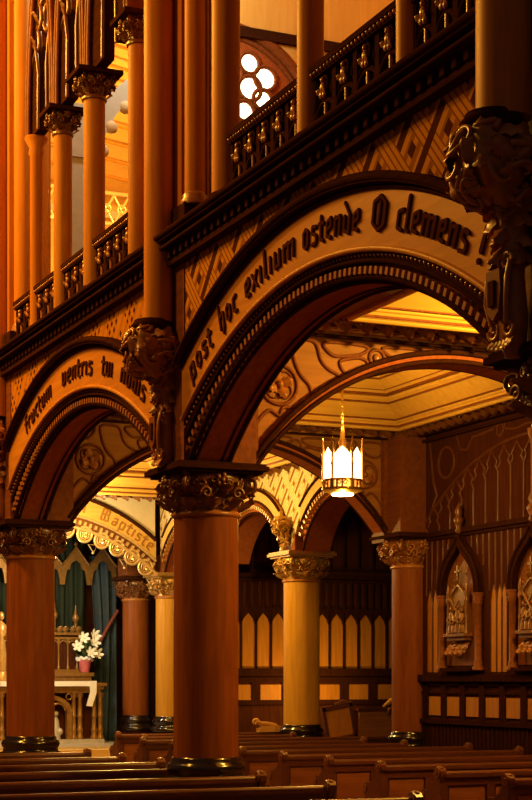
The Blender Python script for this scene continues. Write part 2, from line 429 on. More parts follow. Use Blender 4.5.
# arcade wall above the arches
for nm, yc, mt in (('wall_arcade_near',-BY/2,'diaper'),('wall_arcade_far',BY/2,'diaper_small')):
    b = MB(); po = seg(CO,RO,48,BY/2-.57); top = [(y,6.02) for y,z in po]
    b.strip(po, top, 'yz', -.55, .12)
    struct(b.build(nm, M[mt], None, (0,yc,EYE)))
# pier facings between the arches
# cornice along the gallery
for yc, lb in ((-BY/2,'dark dentilled gallery cornice above the large lettered arch'),(BY/2,'dark dentilled gallery cornice above the left lettered arch')):
    t = thing('gallery_cornice', lb, 'cornice', (0,yc,EYE+6.0)); h = BY/2-.005
    b = MB().box(-.70,.12,-h,h,0,.07).box(-.66,.12,-h,h,.07,.22).box(-.80,.12,-h,h,.22,.255).box(-.86,.3,-h,h,.33,.44)
    b.build('cornice_body', M['trim'], t)
    n = 40
    for i in range(n):
        y = -h + 2*h*(i+.5)/n; MB().box(-.735,-.65,y-.045,y+.045,.09,.20).build('dentil', M['trim'], t)
    MB().tube([(-.86,-h,.40),(-.86,h,.40)], .045, 8).tube([(-.80,-h,.25),(-.80,h,.25)], .03, 6).build('cornice_roll', M['trim'], t)

# ------------------------------------------------------------------ corbels and engaged shafts
def foliage_corbel(label, y, full=True):
    t = thing('foliage_corbel', label, 'corbel', (-.86, y, EYE+2.95))
    b = MB(); zc = 4.78-2.95
    b.ell((0,0,zc), (.35,.35,.36), 24, 14)
    rr = random.Random(11)
    for lat, n, L, W in ((64,6,.26,.22),(34,9,.27,.23),(6,11,.27,.23),(-22,10,.27,.23),(-50,7,.26,.22)):
        for k in range(n):
            a = 2*PI*(k + .5*(lat in (34,-22)))/n + rr.uniform(-.15,.15); la = math.radians(lat + rr.uniform(-6,6))
            o = Vector((cos(a)*cos(la), sin(a)*cos(la), sin(la)))
            side = Vector((-sin(a), cos(a), 0)); up = o.cross(side)
            th = rr.uniform(0, 2*PI)
            d = side*cos(th) + up*sin(th)
            b.leaf(o*.345 + Vector((0,0,zc)) - d*.14, d, o, L*1.2, W*.9, .28, .28, 3, .6)
    for k in range(40):                      # swirling ribs that curl up into scrolls
        z0 = 1 - 2*(k+.5)/40; a = 2.4*k; la = math.asin(z0)
        o = Vector((cos(a)*cos(la), sin(a)*cos(la), sin(la)))
        th = rr.uniform(0, 2*PI); side = Vector((-sin(a), cos(a), 0)); d = side*cos(th) + o.cross(side)*sin(th)
        turn = rr.choice((-1,1)); pts = []; rad = []
        for q in range(20):
            tt = q/19
            pts.append(o*(.395 + .05*sin(PI*tt)) + Vector((0,0,zc))); rad.append(.034*(1-.55*tt))
            d = (d - o*d.dot(o)).normalized(); e = o.cross(d)
            o = (o + d*.07*(1-.45*tt)).normalized(); d = (d + e*turn*(.02 + .75*tt*tt)).normalized()
        b.tube(pts, rad, 6)
    b.build('foliage_ball', M['carve_mid'], t)
    MB().lathe([(.26,zc+.30),(.30,zc+.34),(.31,zc+.38),(.27,zc+.42),(.255,zc+.46)], n=28).build('collar', M['trim'], t)
    b = MB()
    b.lathe([(.07,.1),(.13,.25),(.14,.5),(.11,.85),(.12,1.1),(.16,1.4),(.20,1.6)], .12, 0, 18)
    for lat, n, r0 in ((1.56,9,.15),(1.42,8,.12),(1.28,7,.10),(1.12,6,.09)):
        for k in range(n):
            a = 2*PI*k/n + lat*3; o = Vector((cos(a), sin(a), 0))
            b.leaf(o*r0 + Vector((.10,0,lat+rr.uniform(-.03,.03))), Vector((0,0,-1)) + Vector((-sin(a),cos(a),0))*rr.uniform(-.7,.7), o, .24, .15, .42, .5, 3, .6)
    for sy in (-1,1):
        b.spiral((.0,sy*.12,.36), (0,sy,0), (0,0,-1), .10, 1.3, .03, 0); b.spiral((.0,sy*.10,.95), (0,sy,0), (0,0,1), .09, 1.3, .03, 0)
        b.tube([(.02,sy*.12,.98),(-.05,sy*.17,.8),(-.06,sy*.17,.6),(-.03,sy*.12,.4)], .03, 6)
    for k in range(6):
        b.leaf((.05,.0+.03*(k-2.5),.32), (-.1,.35*(k-2.5),-1), (-1,0,0), .22, .12, .25, .4, 3)
    b.build('pendant', M['carve_mid'], t, (.10,0,0))
    b = MB(); b.prism([(-.11,.88),(.11,.88),(.13,.7),(.10,.5),(0,.42),(-.10,.5),(-.13,.7)], 'yz', -.10, -.03)
    b.build('cartouche', M['block'], t, (.10,0,0))
    b = MB()
    b.prism([(-.05-.0,.78),(.05,.78),(.05,.55),(-.05,.55)], 'yz', -.125, -.09); b.build('shield', M['letter'], t, (.10,0,0))
    return t
k0 = foliage_corbel('carved foliage corbel above the large foreground column', 0)
copy_tree(k0, None, (-.93,-BY+.03,EYE+2.90), 'large dark carved foliage corbel at the right edge').scale = (1.02,1.02,1.03)
copy_tree(k0, None, (-.86,BY,EYE+2.95), 'carved foliage corbel cut off at the left edge')
def wall_shaft(label, x, y, r, z0, z1, base=True, mat='upper_shaft', name='wall_shaft'):
    t = thing(name, label, 'column', (x,y,EYE+z0))
    if base: MB().lathe([(r*1.45,0),(r*1.45,.06),(r*1.25,.09),(r*1.3,.13),(r*1.05,.17),(r,.2)], n=24).build('base', M['trim'], t)
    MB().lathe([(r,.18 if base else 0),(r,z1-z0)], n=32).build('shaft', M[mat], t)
    return t
wall_shaft('orange-brown engaged shaft rising from the middle foliage corbel', -.76, -.02, .215, 5.22, 13.5, False)
wall_shaft('thick engaged shaft rising at the top right corner', -.83, -BY, .26, 5.22, 13.5, False)
wall_shaft('engaged shaft at the left edge above the clipped corbel', -.72, BY, .27, 5.22, 16, False)
# upper piers: body, corner shaft, carved strip
def upper_pier(y, label, z1, sh, full=True):
    t = thing('upper_pier', label, 'pier', (0,y,EYE+6.42))
    H = z1-6.42
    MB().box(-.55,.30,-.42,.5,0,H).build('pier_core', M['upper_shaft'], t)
    MB().box(-.62,.60,-.72,.5,0,.42).build('plinth', M['trim'], t)
    for (x, yy, r) in sh:
        MB().lathe([(r*1.35,.40),(r*1.4,.46),(r*1.2,.50),(r*1.25,.54),(r,.58)], x, yy, 20).build('shaft_base', M['carve_mid'], t)
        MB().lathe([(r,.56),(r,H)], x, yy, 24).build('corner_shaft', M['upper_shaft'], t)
    b = MB(); b.box(-.16,-.02,-.55,-.42,.42,H)
    zz = .6
    while zz < H:
        b.leaf((-.09,-.55,zz), (0,0,1), (0,-1,0), .26, .15, .3, .45, 3); zz += .30
    b.build('carved_strip', M['carve_mid'], t)
    return t
upper_pier(0, 'upper pier with corner shaft and carved strip above the middle corbel', 13.5, ((-.42,-.62,.15),))
upper_pier(BY, 'upper pier with corner shaft and carved strip at the top left corner', 16, ((-.33,-.60,.17),(.14,-.5,.1)))
upper_pier(-BY, 'upper pier behind the thick shaft in the top right corner', 13.5, ())

# ------------------------------------------------------------------ gallery colonettes, balustrades, tracery
XR = -.55
def colonette(label, y, r, z1, cap=None, mat='panel'):
    t = thing('gallery_colonette', label, 'column', (XR,y,EYE+6.44))
    MB().lathe([(r*1.3,0),(r*1.3,.05),(r*1.1,.08),(r*1.15,.11),(r,.14)], n=20).build('base', M['trim'], t)
    top = (cap or z1) - 6.44
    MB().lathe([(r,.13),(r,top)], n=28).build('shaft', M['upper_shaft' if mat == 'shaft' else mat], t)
    if cap:
        b = MB(); b.lathe([(r*1.15,top-.02),(r*1.2,top+.02),(r*1.05,top+.05)], n=20)
        foliage_capital(b, r, top+.04, top+.36, r*1.75, 8); b.build('capital', M['carve'], t)
        MB().box(-r*2.1,r*2.1,-r*2.1,r*2.1,top+.36,top+.43).build('abacus', M['trim'], t)
    return t
colonette('gallery colonette right of the upper middle pier, at the rail end', -2.12, .195, 13.5, None, 'shaft')
colonette('slim gallery colonette in the centre top in front of the balustrade', -4.82, .165, 13.5, None, 'shaft')
colonette('slim gallery colonette at top right between two balustrade sections', -7.32, .15, 13.5, None, 'shaft')
colonette('gallery colonette with foliage capital, nearer of the left pair', 3.72, .185, 12, 9.72, 'panel')
colonette('gallery colonette with foliage capital, farther left of the pair', 5.55, .165, 12, 9.68, 'panel')
colonette('gallery colonette partly behind the middle engaged shaft', 1.45, .17, 12, 9.85, 'panel')
def balustrade(label, y0, y1):
    t = thing('gallery_balustrade', label, 'balustrade', (XR,(y0+y1)/2,EYE+6.44)); h = abs(y1-y0)/2
    MB().box(-.07,.07,-h,h,.72,.80).box(-.10,.10,-h,h,.80,.87).build('handrail', M['trim'], t)
    n = max(4, int(h*2/.09))
    for i in range(n): MB().ell((-.085,-h+2*h*(i+.5)/n,.765), .026, 6, 4).build('bead', M['carve_mid'], t)
    MB().box(-.07,.07,-h,h,0,.08).build('bottom_rail', M['trim'], t)
    MB().box(.03,.05,-h,h,.08,.74).build('back_board', M['darkpanel'], t)
    nu = max(1, round(2*h/.49)); w = 2*h/nu
    for i in range(nu):
        yc = -h + w*(i+.5); b = MB()
        b.box(-.035,.035,yc-w/2,yc-w/2+.05,.08,.72); b.box(-.035,.035,yc+w/2-.05,yc+w/2,.08,.72)
        # lancet arch head with pierced loop above
        a = w/2-.05; L = [(yc-a,.40)]
        pts = [(yc - a*cos(PI*k/10), .40 - .14 + .14*sin(PI*k/10)*1.0) for k in range(11)]
        b.tube([(0,y,z) for y,z in pts], .035, 6)
        b.tube([(-.02,yc+.115*sin(2*PI*k/14)*(.8+.2*cos(2*PI*k/14)), .56+.13*cos(2*PI*k/14)) for k in range(14)], .022, 6, True)
        for sg in (-1,1):
            b.tube([(0,yc+sg*a,.40),(0,yc+sg*a*.6,.5),(0,yc+sg*a,.66)], .022, 6)
        b.build('baluster_frame', M['trim'], t)
        b = MB()
        b.ell((-.045,yc,.64), (.035,.035,.04), 8, 6); b.ell((-.04,yc,.55), (.04,.055,.07), 8, 6); b.ell((-.04,yc+.03,.47), (.035,.05,.05), 8, 6); b.ell((-.04,yc-.035,.46), (.03,.035,.05), 8, 6)
        for sg in (-1,1): b.leaf((-.03,yc,.44), (0,sg*.7,.7), (-1,0,0), .16, .08, .3, .4, 3)
        b.tube([(0,yc,.08),(0,yc,.38)], .028, 8)
        b.build('baluster', M['carve_mid'], t)
    return t
balustrade('dark carved gallery balustrade section at top right beside the thick shaft', -9.2, -7.47)
balustrade('dark carved gallery balustrade section between the two top-right colonettes', -7.17, -4.99)
balustrade('dark carved gallery balustrade section in front of the round-holed window', -4.65, -2.40)
balustrade('short gallery balustrade section behind the middle engaged shaft', -.4, 1.27) if False else None
balustrade('gallery balustrade section left of the middle engaged shaft', 1.63, 3.53)
balustrade('gallery balustrade section between the two capital-topped colonettes at left', 3.91, 5.37)
balustrade('gallery balustrade section left of the farther capital-topped colonette', 5.73, 7.13)
balustrade('short gallery balustrade section at the far left against the upper pier', 7.42, 8.6)

def gallery_tracery(label, y0, y1, z0):
    """pointed pierced arch between two colonettes"""
    w = abs(y1-y0); yc = (y0+y1)/2
    t = thing('gallery_arch', label, 'arch', (XR,yc,EYE+z0)); a = w/2 - .04
    def pointed(a, h, n=14):
        L = [(-a*cos(PI/2*k/n)**1.25, h*sin(PI/2*k/n)) for k in range(n+1)]
        return L + [(-x, z) for x, z in L[-2::-1]]
    o = pointed(a, 3.6); i = pointed(a-.13, 3.25)
    b = MB().strip(i, o, 'yz', -.15, .15); b.tube([(-.16,y,z) for y,z in o], .04, 6); b.tube([(-.16,y,z) for y,z in i], .04, 6)
    b.build('arch_rib', M['block'], t)
    for sg in (-1,1):
        x0, x1 = a*.93, a*.30
        lan = [(sg*x0,0),(sg*x0,1.25),(sg*(x0*.75+x1*.25),1.55),(sg*(x0+x1)/2,1.65),(sg*(x0*.25+x1*.75),1.45),(sg*x1,1.05),(sg*(x1+.03),.0)]
        MB().prism(lan, 'yz', -.10, .10).build('lancet', M['trim'], t)
        b = MB(); b.tube([(-.11,y,z) for y,z in lan[1:]], .032, 6); b.tube([(-.11,y*.9,z*.9) for y,z in lan[1:6]], .022, 6)
        for k in range(3):
            c = (sg*a*(.60-.16*k), 1.72+.42*k)
            b.tube([(-.05,c[0]+.15*cos(q*PI/6)*(1-.3*sin(q*PI/6)),c[1]+.24*sin(q*PI/6)) for q in range(12)], .045, 6, True)
            b.leaf((-.07,c[0],c[1]-.14), (0,sg*.3,1), (-1,0,0), .28, .13, .3, .4, 3)
        b.build('tracery', M['carve'], t)
    b = MB(); b.tube([(0,y,z) for y,z in circ((0,2.0),.24,14)], .05, 6, True); b.build('tracery_circle', M['carve'], t)
    return t
gallery_tracery('dark pierced gallery arch between the two capital-topped colonettes', 3.72, 5.55, 10.15)
gallery_tracery('dark pierced gallery arch nearest the middle engaged shaft', 1.45, 3.72, 10.15)
ga = gallery_tracery('dark pierced gallery arch at far left against the upper pier', 5.55, 7.4, 10.15)
MB().lathe([(.12,-3.7),(.12,-.35),(.15,-.3),(.13,-.2),(.22,-.04),(.22,.0)], 0, .80, 18).build('respond', M['upper_shaft'], ga)

def smooth(pts, n=5, closed=True):
    out = []; m = len(pts)
    for i in range(m if closed else m-1):
        p0, p1, p2, p3 = (pts[(i+k) % m] if closed else pts[min(m-1,max(0,i+k))] for k in (-1,0,1,2))
        for q in range(n):
            t = q/n
            out.append(tuple(.5*((2*b) + (-a+c)*t + (2*a-5*b+4*c-d)*t*t + (-a+3*b-3*c+d)*t**3) for a,b,c,d in zip(p0,p1,p2,p3)))
    return out if closed else out + [pts[-1]]
# ------------------------------------------------------------------ transverse arches with tracery spandrels
TX = 4.25; TR, TC = 4.38, .57; THW = 3.62
def transverse(label, y):
    t = thing('transverse_arch', label, 'arch', (TX,y,EYE))
    lo = arcpts(TC, TR, -THW, THW, 44); hi = arcpts(TC+.2, TR, -THW, THW, 44)
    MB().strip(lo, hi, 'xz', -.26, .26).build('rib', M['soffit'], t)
    b = MB()
    for d in (-.27,.255):
        b.tube([(x,d,z+.03) for x,z in lo], .04, 6); b.tube([(x,d,z+.17) for x,z in lo], .045, 6)
    b.build('rib_moulding', M['trim'], t)
    top = 5.2
    MB().strip([(x,min(z,top-.02)) for x,z in hi], [(x,top) for x,z in hi], 'xz', -.14, .14).build('tracery_panel', M['tracery'], t)
    MB().box(-4.2,4.2,-.28,.28,top,top+.10).box(-4.2,4.2,-.22,.22,top+.10,top+.24).build('top_beam', M['tracery'], t)
    MB().tube([(-4.2,-.28,top),(4.2,-.28,top)], .03, 6).tube([(-4.2,-.28,top+.1),(4.2,-.28,top+.1)], .025, 6).build('beam_moulding', M['trim'], t)
    b = MB(); d = -.15; r = .03
    def loop(pts, dd=d, rr=r):
        pts = smooth(pts) if len(pts) < 14 else pts
        b.tube([(x,dd,z) for x,z in pts], rr, 6, True); b.tube([(x,-dd,z) for x,z in pts], rr, 6, True)
    def path(pts): b.tube([(x,d,z) for x,z in pts], r, 6); b.tube([(x,-d,z) for x,z in pts], r, 6)
    for s in (-1,1):
        loop([(s*x,z) for x,z in circ((-3.12,4.42),.30)])
        for k in range(4): loop([(s*x,z) for x,z in circ((-3.12+.13*cos(PI/2*k+.8),4.42+.13*sin(PI/2*k+.8)),.11,10)], d, .018)
        loop([(s*x,z) for x,z in ((-3.55,3.35),(-3.52,3.75),(-3.3,4.02),(-3.12,3.95),(-3.05,4.08),(-2.85,4.05),(-3.1,3.8),(-3.35,3.5))])
        loop([(s*x,z) for x,z in ((-2.88,4.86),(-2.78,4.62),(-2.62,4.45),(-2.55,4.3),(-2.4,4.32),(-2.28,4.5),(-2.12,4.62),(-2.3,4.72),(-2.42,4.85),(-2.5,5.08),(-2.65,5.14),(-2.9,5.1))])
        loop([(s*x,z) for x,z in ((-3.5,5.1),(-3.5,4.85),(-3.3,4.8),(-3.1,4.9),(-3.05,5.1))])
        loop([(s*x,z) for x,z in circ((-1.46,4.95),.13,14)])
        loop([(s*x,z) for x,z in ((-2.35,5.12),(-2.25,4.95),(-2.05,4.93),(-1.7,5.0),(-1.66,5.12))])
        loop([(s*x,z) for x,z in ((-2.1,4.84),(-2.0,4.68),(-1.75,4.72),(-1.62,4.86),(-1.75,4.93),(-1.95,4.9))])
        loop([(s*x,z) for x,z in ((-1.28,5.13),(-1.24,5.0),(-1.0,4.95),(-.05,5.08),(-.05,5.13))])
    b.build('tracery_moulding', M['block'], t)
    for s in (-1,1):
        b = MB()
        for k in range(4): b.leaf((s*-3.12,-.14,4.42), (cos(PI/2*k+.4),0,sin(PI/2*k+.4)), (0,-1,0), .24, .16, .3, .3, 3)
        b.ell((s*-3.12,-.18,4.42), .06, 8, 6); b.build('spandrel_boss', M['carve_mid'], t)
        MB().ell((s*-1.46,-.16,4.95), (.07,.03,.07), 8, 6).build('boss', M['carve_mid'], t)
    for s in (-1,1): MB().box(s*3.62-.1 if s > 0 else -4.0, 4.0 if s > 0 else -3.52, -.28, .28, 2.95, 5.2).build('respond', M['block'], t)
    return t
transverse('wide transverse arch with traceried spandrels springing from the large foreground column', 0)
transverse('second transverse arch behind the lantern, ending at the brown corner column', 9.35)

# ------------------------------------------------------------------ aisle ceiling (coffers)
def coffer(nm, y0, y1):
    x0, x1 = .12, 8.55
    b = MB(); z = EYE+5.30
    def ring(xa,xb,ya,yb,xc,xd,yc,yd,za,zb):
        v = [(xa,ya,za),(xb,ya,za),(xb,yb,za),(xa,yb,za),(xc,yc,zb),(xd,yc,zb),(xd,yd,zb),(xc,yd,zb)]
        b.add(v, [(0,1,5,4),(1,2,6,5),(2,3,7,6),(3,0,4,7)])
    # border soffit, two coves with ledges, flat panel
    X = [(0,0),(1.0,0),(1.0,.0)]
    def at(i): return (x0+i+(.85 if i >= .7 else .35 if i >= .4 else 0), x1-i, y0+i, y1-i)
    root = None
    def sheet(name, segs, mat):
        nonlocal b
        b = MB()
        for i0, z0, i1, z1 in segs:
            a = at(i0); c = at(i1); ring(a[0],a[1],a[2],a[3],c[0],c[1],c[2],c[3],z+z0,z+z1)
        o = b.build(name, M[mat]); return o
    b1 = sheet(nm, [(0,.0,.95,.0)], 'block'); struct(b1)
    for name, sg, mt in (('cove', [(.95,.0,1.0,.12),(1.0,.12,1.45,.48),(1.55,.60,1.95,.88)], 'cove'), ('ledge', [(1.45,.48,1.43,.56),(1.43,.56,1.55,.60),(1.95,.88,1.95,.95)], 'soffit')):
        o = sheet(name, sg, mt); o.parent = b1
    a = at(1.95); b = MB(); b.box(a[0],a[1],a[2],a[3],z+.95,z+1.0); o = b.build('coffer_panel', M['coffer']); o.parent = b1
    # carved frieze running round the border
    b = MB(); a = at(.5)
    def run(p, q, n):
        for i in range(n):
            t = (i+.5)/n; c = Vector(p).lerp(Vector(q), t); d = (Vector(q)-Vector(p)).normalized()
            b.leaf(c - d*.12, d + Vector((0,0,-.1)), (0,0,-1), .34, .34, .25, .4, 3); sd = d.cross(Vector((0,0,1)))
            b.spiral(c + sd*.2 + Vector((0,0,-.03)), d, sd, .11, 1.4, .028, i); b.spiral(c - sd*.2 + Vector((0,0,-.03)), d, -sd, .11, 1.4, .028, i)
    run((a[0],a[2],z),(a[0],a[3],z),24); run((a[1],a[2],z),(a[1],a[3],z),24); run((a[0],a[2],z),(a[1],a[2],z),20); run((a[0],a[3],z),(a[1],a[3],z),20)
    o = b.build('carved_frieze', M['carve']); o.parent = b1
    b = MB()
    for i, zz, r in ((.12,0,.05),(.86,0,.06),(1.0,.12,.035),(1.45,.52,.05),(1.95,.9,.045)):
        a = at(i); p = [(a[0],a[2],z+zz),(a[1],a[2],z+zz),(a[1],a[3],z+zz),(a[0],a[3],z+zz)]
        for k in range(4): b.tube([p[k],p[(k+1)%4]], r, 6)
    o = b.build('ceiling_moulding', M['cove']); o.parent = b1
    b = MB()
    for i, zz, r in ((.95,.03,.03),(1.06,.15,.02),(1.40,.43,.025),(1.53,.58,.03),(1.62,.66,.018),(1.88,.83,.022),(2.02,.93,.03),(.20,.01,.03),(.78,.0,.03)):
        a = at(i); p = [(a[0],a[2],z+zz),(a[1],a[2],z+zz),(a[1],a[3],z+zz),(a[0],a[3],z+zz)]
        for k in range(4): b.tube([p[k],p[(k+1)%4]], r, 5)
    o = b.build('ceiling_groove', M['block']); o.parent = b1
    b = MB(); a = at(2.3)
    nx, ny = 6, 6
    for i in range(nx):
        for j in range(ny):
            cx = a[0]+(a[1]-a[0])*(i+.5)/nx; cy = a[2]+(a[3]-a[2])*(j+.5)/ny
            for k in range(5): b.leaf((cx,cy,z+.95), (cos(1.256*k),sin(1.256*k),-.1), (0,0,-1), .26, .2, .3, .35, 3)
            b.ell((cx,cy,z+.93), .07, 8, 6)
    o = b.build('coffer_ornament', M['band']); o.parent = b1
    return b1
coffer('ceiling_aisle_near', -9.4, -.28)
coffer('ceiling_aisle_middle', .28, 9.07)
coffer('ceiling_aisle_far', 9.63, 23.3)

# ------------------------------------------------------------------ far aisle arcade (row of honey columns)
def small_arch(yc, label):
    t = thing('aisle_arch', label, 'arch', (L2X,yc,EYE)); hw = 2.425-.5
    ci, ri = 2.15, 2.15; co, ro = 1.95, 2.95; cb, rb = 2.1, 2.5
    pi = arcpts(ci,ri,-hw,hw,30); po = arcpts(co,ro,-hw-.0,hw,30); pb = arcpts(cb,rb,-hw,hw,30)
    MB().strip(pi, po, 'yz', -.36, .36).build('soffit', M['soffit'], t)
    MB().strip(pb, po, 'yz', -.46, -.34).build('archivolt', M['gold_band'], t)
    for i in range(32):
        y = -hw + 2*hw*(i+.5)/32; z = (ci+math.sqrt(ri*ri-y*y))*.5 + (cb+math.sqrt(rb*rb-y*y))*.5
        tn = Vector((0, math.sqrt(ri*ri-y*y), -y)).normalized()
        MB().obox((-.42,y,z), ((1,0,0), tn, (0,-tn.z,tn.y)), (.07,.028,.05)).build('dentil', M['gilt'], t)
    b = MB()
    for p, x in ((po,-.47),(pb,-.46),(pi,-.38)): b.tube([(x,y,z) for y,z in p], .04, 6)
    b.build('edge_moulding', M['trim'], t)
    return t
small_arch((9.05+14.68)/2, 'narrow arch with golden edge between the honey column and the brown corner column')
small_arch((14.68+19.2)/2, 'narrow pale-lit arch left of the honey column')
small_arch((19.2+24.1)/2, 'narrow arch above the pale golden column')
b = MB(); po0 = arcpts(1.95,2.95,-2.42,2.42,36)
for yc, h0, hh in (((9.05+14.68)/2,-2.28,2.82),((14.68+19.2)/2,-2.27,2.27),((19.2+24.1)/2,-2.45,2.45)):
    po = [(y+yc,max(3.25,z)) for y,z in arcpts(1.95,2.95,h0,hh,44)]
    b.strip(po, [(y,5.35) for y,z in po], 'yz', -.34, .34)
struct(b.build('wall_far_arcade', M['diaper_gold'], None, (L2X,0,EYE)))
t = copy_tree(k0, None, (L2X-.58,14.68,EYE+2.75), 'small gilded carved corbel on the honey column'); t.scale = (.55,.55,.55)
for o in kids(t): o.data = o.data.copy(); o.data.materials[0] = M['gilt']

# ------------------------------------------------------------------ right wall (panelled, niches)
XW = 8.5
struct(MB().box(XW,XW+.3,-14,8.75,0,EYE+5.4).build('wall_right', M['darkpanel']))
b = MB()                     # rails and ribs
def rail(z, h, x): b.box(XW-x, XW+.02, -14, 8.7, EYE+z-h/2, EYE+z+h/2)
rail(3.06,.10,.10); rail(2.97,.06,.05); rail(-.02,.14,.13); rail(-.13,.08,.06); rail(-.95,.09,.08); rail(-.33,.05,.04); rail(-2.3,.2,.1); rail(5.3,.2,.18); rail(5.1,.06,.1)
struct(b.build('trim_1', M['stile']))
b = MB(); yc0 = 4.4                   # upper blind arcade: ribs dying into cusped arch
def zarc(y): return CI + math.sqrt(max(.1, RI*RI-(y-yc0)**2))
def wallpath(pts, r, dx=.0): b.tube([(XW-dx,y,EYE+z) for y,z in pts], r, 6)
for cen in (4.4, -5.2):
    yc0 = cen; ys = [cen-4.1+.475*k for k in range(18)]
    for y in ys:
        z = zarc(y); 
        if z < 3.15: continue
        wallpath([(y,3.1),(y,z-.42)], .032)
        wallpath([(y,z-.42),(y+.10,z-.30),(y+.03,z-.22),(y+.15,z-.10),(y+.237,z+.02),(y+.33,z-.10),(y+.44,z-.22),(y+.375,z-.30),(y+.475,z-.42)], .03)
    wallpath([(cen-4.2+8.4*k/40, zarc(cen-4.2+8.4*k/40)+.10) for k in range(41)], .035)
    for s in (-1,1):
        wallpath([(cen+s*y,z) for y,z in circ((3.2,4.55),.33,18)+[(3.53,4.55)]], .035)
        wallpath([(cen+s*y,z) for y,z in ((3.9,5.05),(3.75,4.2),(3.6,3.9),(3.9,3.5))], .035)
        wallpath([(cen+s*y,z) for y,z in ((2.75,5.05),(2.6,4.75),(2.35,4.7),(2.1,4.95),(1.3,5.0),(1.22,5.1))], .035)
        wallpath([(cen+s*y,z) for y,z in circ((1.05,4.97),.13,12)+[(1.18,4.97)]], .03)
        wallpath([(cen+s*y,z) for y,z in ((.88,5.1),(.85,4.95),(.5,4.9),(0,4.95))], .03)
struct(b.build('trim_2', M['rib']))
for i, yy in enumerate((4.02,-5.6)):
    struct(MB().lathe([(.13,0),(.13,.08),(.10,.12),(.095,.2),(.095,1.38),(.12,1.42),(.10,1.46),(.15,1.55),(.16,1.68)], 0, 0, 18).build('trim_%d' % (20+i), M['pewp'], None, (XW-.10,yy,EYE+3.1)))
NY = [6.88, 4.10, 1.3, -1.5]
b = MB()                     # slats above/between niches and lancets
y = 8.45
while y > -4:
    dn = min(abs(y-n) for n in NY)
    zb = 1.75 if dn > .98 else (1.9 + (1-dn/.98)**.6*1.0)
    if zb < 2.8: wallpath([(y,2.92),(y,zb)], .026)
    y -= .235
for n in NY:
    for o in ((-1.19,-1.42,1.17,1.42) if n == NY[0] else (-1.19,-1.42,1.19)):
        yc_ = n+o
        a = .105
        wallpath([(yc_-a,.1),(yc_-a,1.55),(yc_-a*.7,1.72),(yc_,1.85),(yc_+a*.7,1.72),(yc_+a,1.55),(yc_+a,.1)], .024)
struct(b.build('trim_3', M['rib']))
b = MB()
for n in NY:
    for o in ((-1.19,-1.42,1.17,1.42) if n == NY[0] else (-1.19,-1.42,1.19)): b.prism([(n+o-.1,.1),(n+o-.1,1.55),(n+o-.07,1.72),(n+o,1.83),(n+o+.07,1.72),(n+o+.1,1.55),(n+o+.1,.1)], 'yz', XW-.012, XW+.01)
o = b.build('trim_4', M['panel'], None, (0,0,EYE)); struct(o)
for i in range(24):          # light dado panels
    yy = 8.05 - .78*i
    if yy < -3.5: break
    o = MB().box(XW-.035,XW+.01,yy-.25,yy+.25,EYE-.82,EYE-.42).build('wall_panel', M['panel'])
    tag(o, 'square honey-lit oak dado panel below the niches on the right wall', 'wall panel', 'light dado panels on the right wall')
b = MB()
for i in range(20):
    yy = 8.05 - .78*i + .39; b.box(XW-.06,XW+.01,yy-.09,yy+.09,EYE-.95,EYE-.1)
for i in range(110): b.box(XW-.03,XW+.01,8.6-.16*i-.055,8.6-.16*i+.055,.15,EYE-1.0)
struct(b.build('trim_5', M['stile']))

def niche(label, y):
    t = thing('wall_niche', label, 'niche', (XW,y,EYE+.12))
    def ogee(a, z0, h, n=10):
        P = smooth([(1,0),(1.0,.14),(.92,.36),(.70,.58),(.42,.74),(.22,.84),(.09,.93),(0,1.0)], 3, False)
        L = [(-a*x, z0 + h*z) for x, z in P]
        return L + [(-p, z) for p, z in L[-2::-1]]
    og = ogee(.80,1.55,1.30); og2 = ogee(.68,1.55,1.10)
    MB().prism([(-.68,.12)] + og2 + [(.68,.12)], 'yz', -.02, .05).build('niche_back', M['pewp'], t)
    b = MB().strip(og2, og, 'yz', -.16, .02); b.tube([(-.17,p,z) for p,z in og], .035, 6); b.tube([(-.16,p,z) for p,z in og2], .03, 6)
    b.tube([(-.10,0,2.8),(-.12,0,3.05)], .03, 6)
    b.build('ogee_hood', M['stile'], t)
    b = MB(); b.lathe([(.04,2.86),(.08,2.92),(.05,2.98),(.10,3.08),(.12,3.16),(.06,3.22),(.09,3.32),(.05,3.42),(.01,3.5)], -.12, 0, 12)
    for k in range(6): b.leaf((-.12,0,3.1), (cos(k),sin(k),.6), (0,0,1), .16, .1, .3, .3)
    b.build('finial', M['carve'], t)
    for s in (-1,1):
        b = MB(); b.lathe([(.12,.02),(.12,.08),(.085,.12),(.10,.16),(.075,.2),(.075,1.36),(.10,1.38),(.08,1.42),(.11,1.46),(.09,1.5),(.13,1.56),(.13,1.6)], -.1, s*.74, 16)
        b.build('colonette', M['pewp'], t)
    MB().box(-.24,.02,-.6,.6,0,.07).build('sill', M['stile'], t)
    b = MB(); b.box(-.26,0,-.42,.42,.72,.78); b.box(-.20,0,-.36,.36,.64,.72); b.build('shelf', M['relief'], t)
    return t
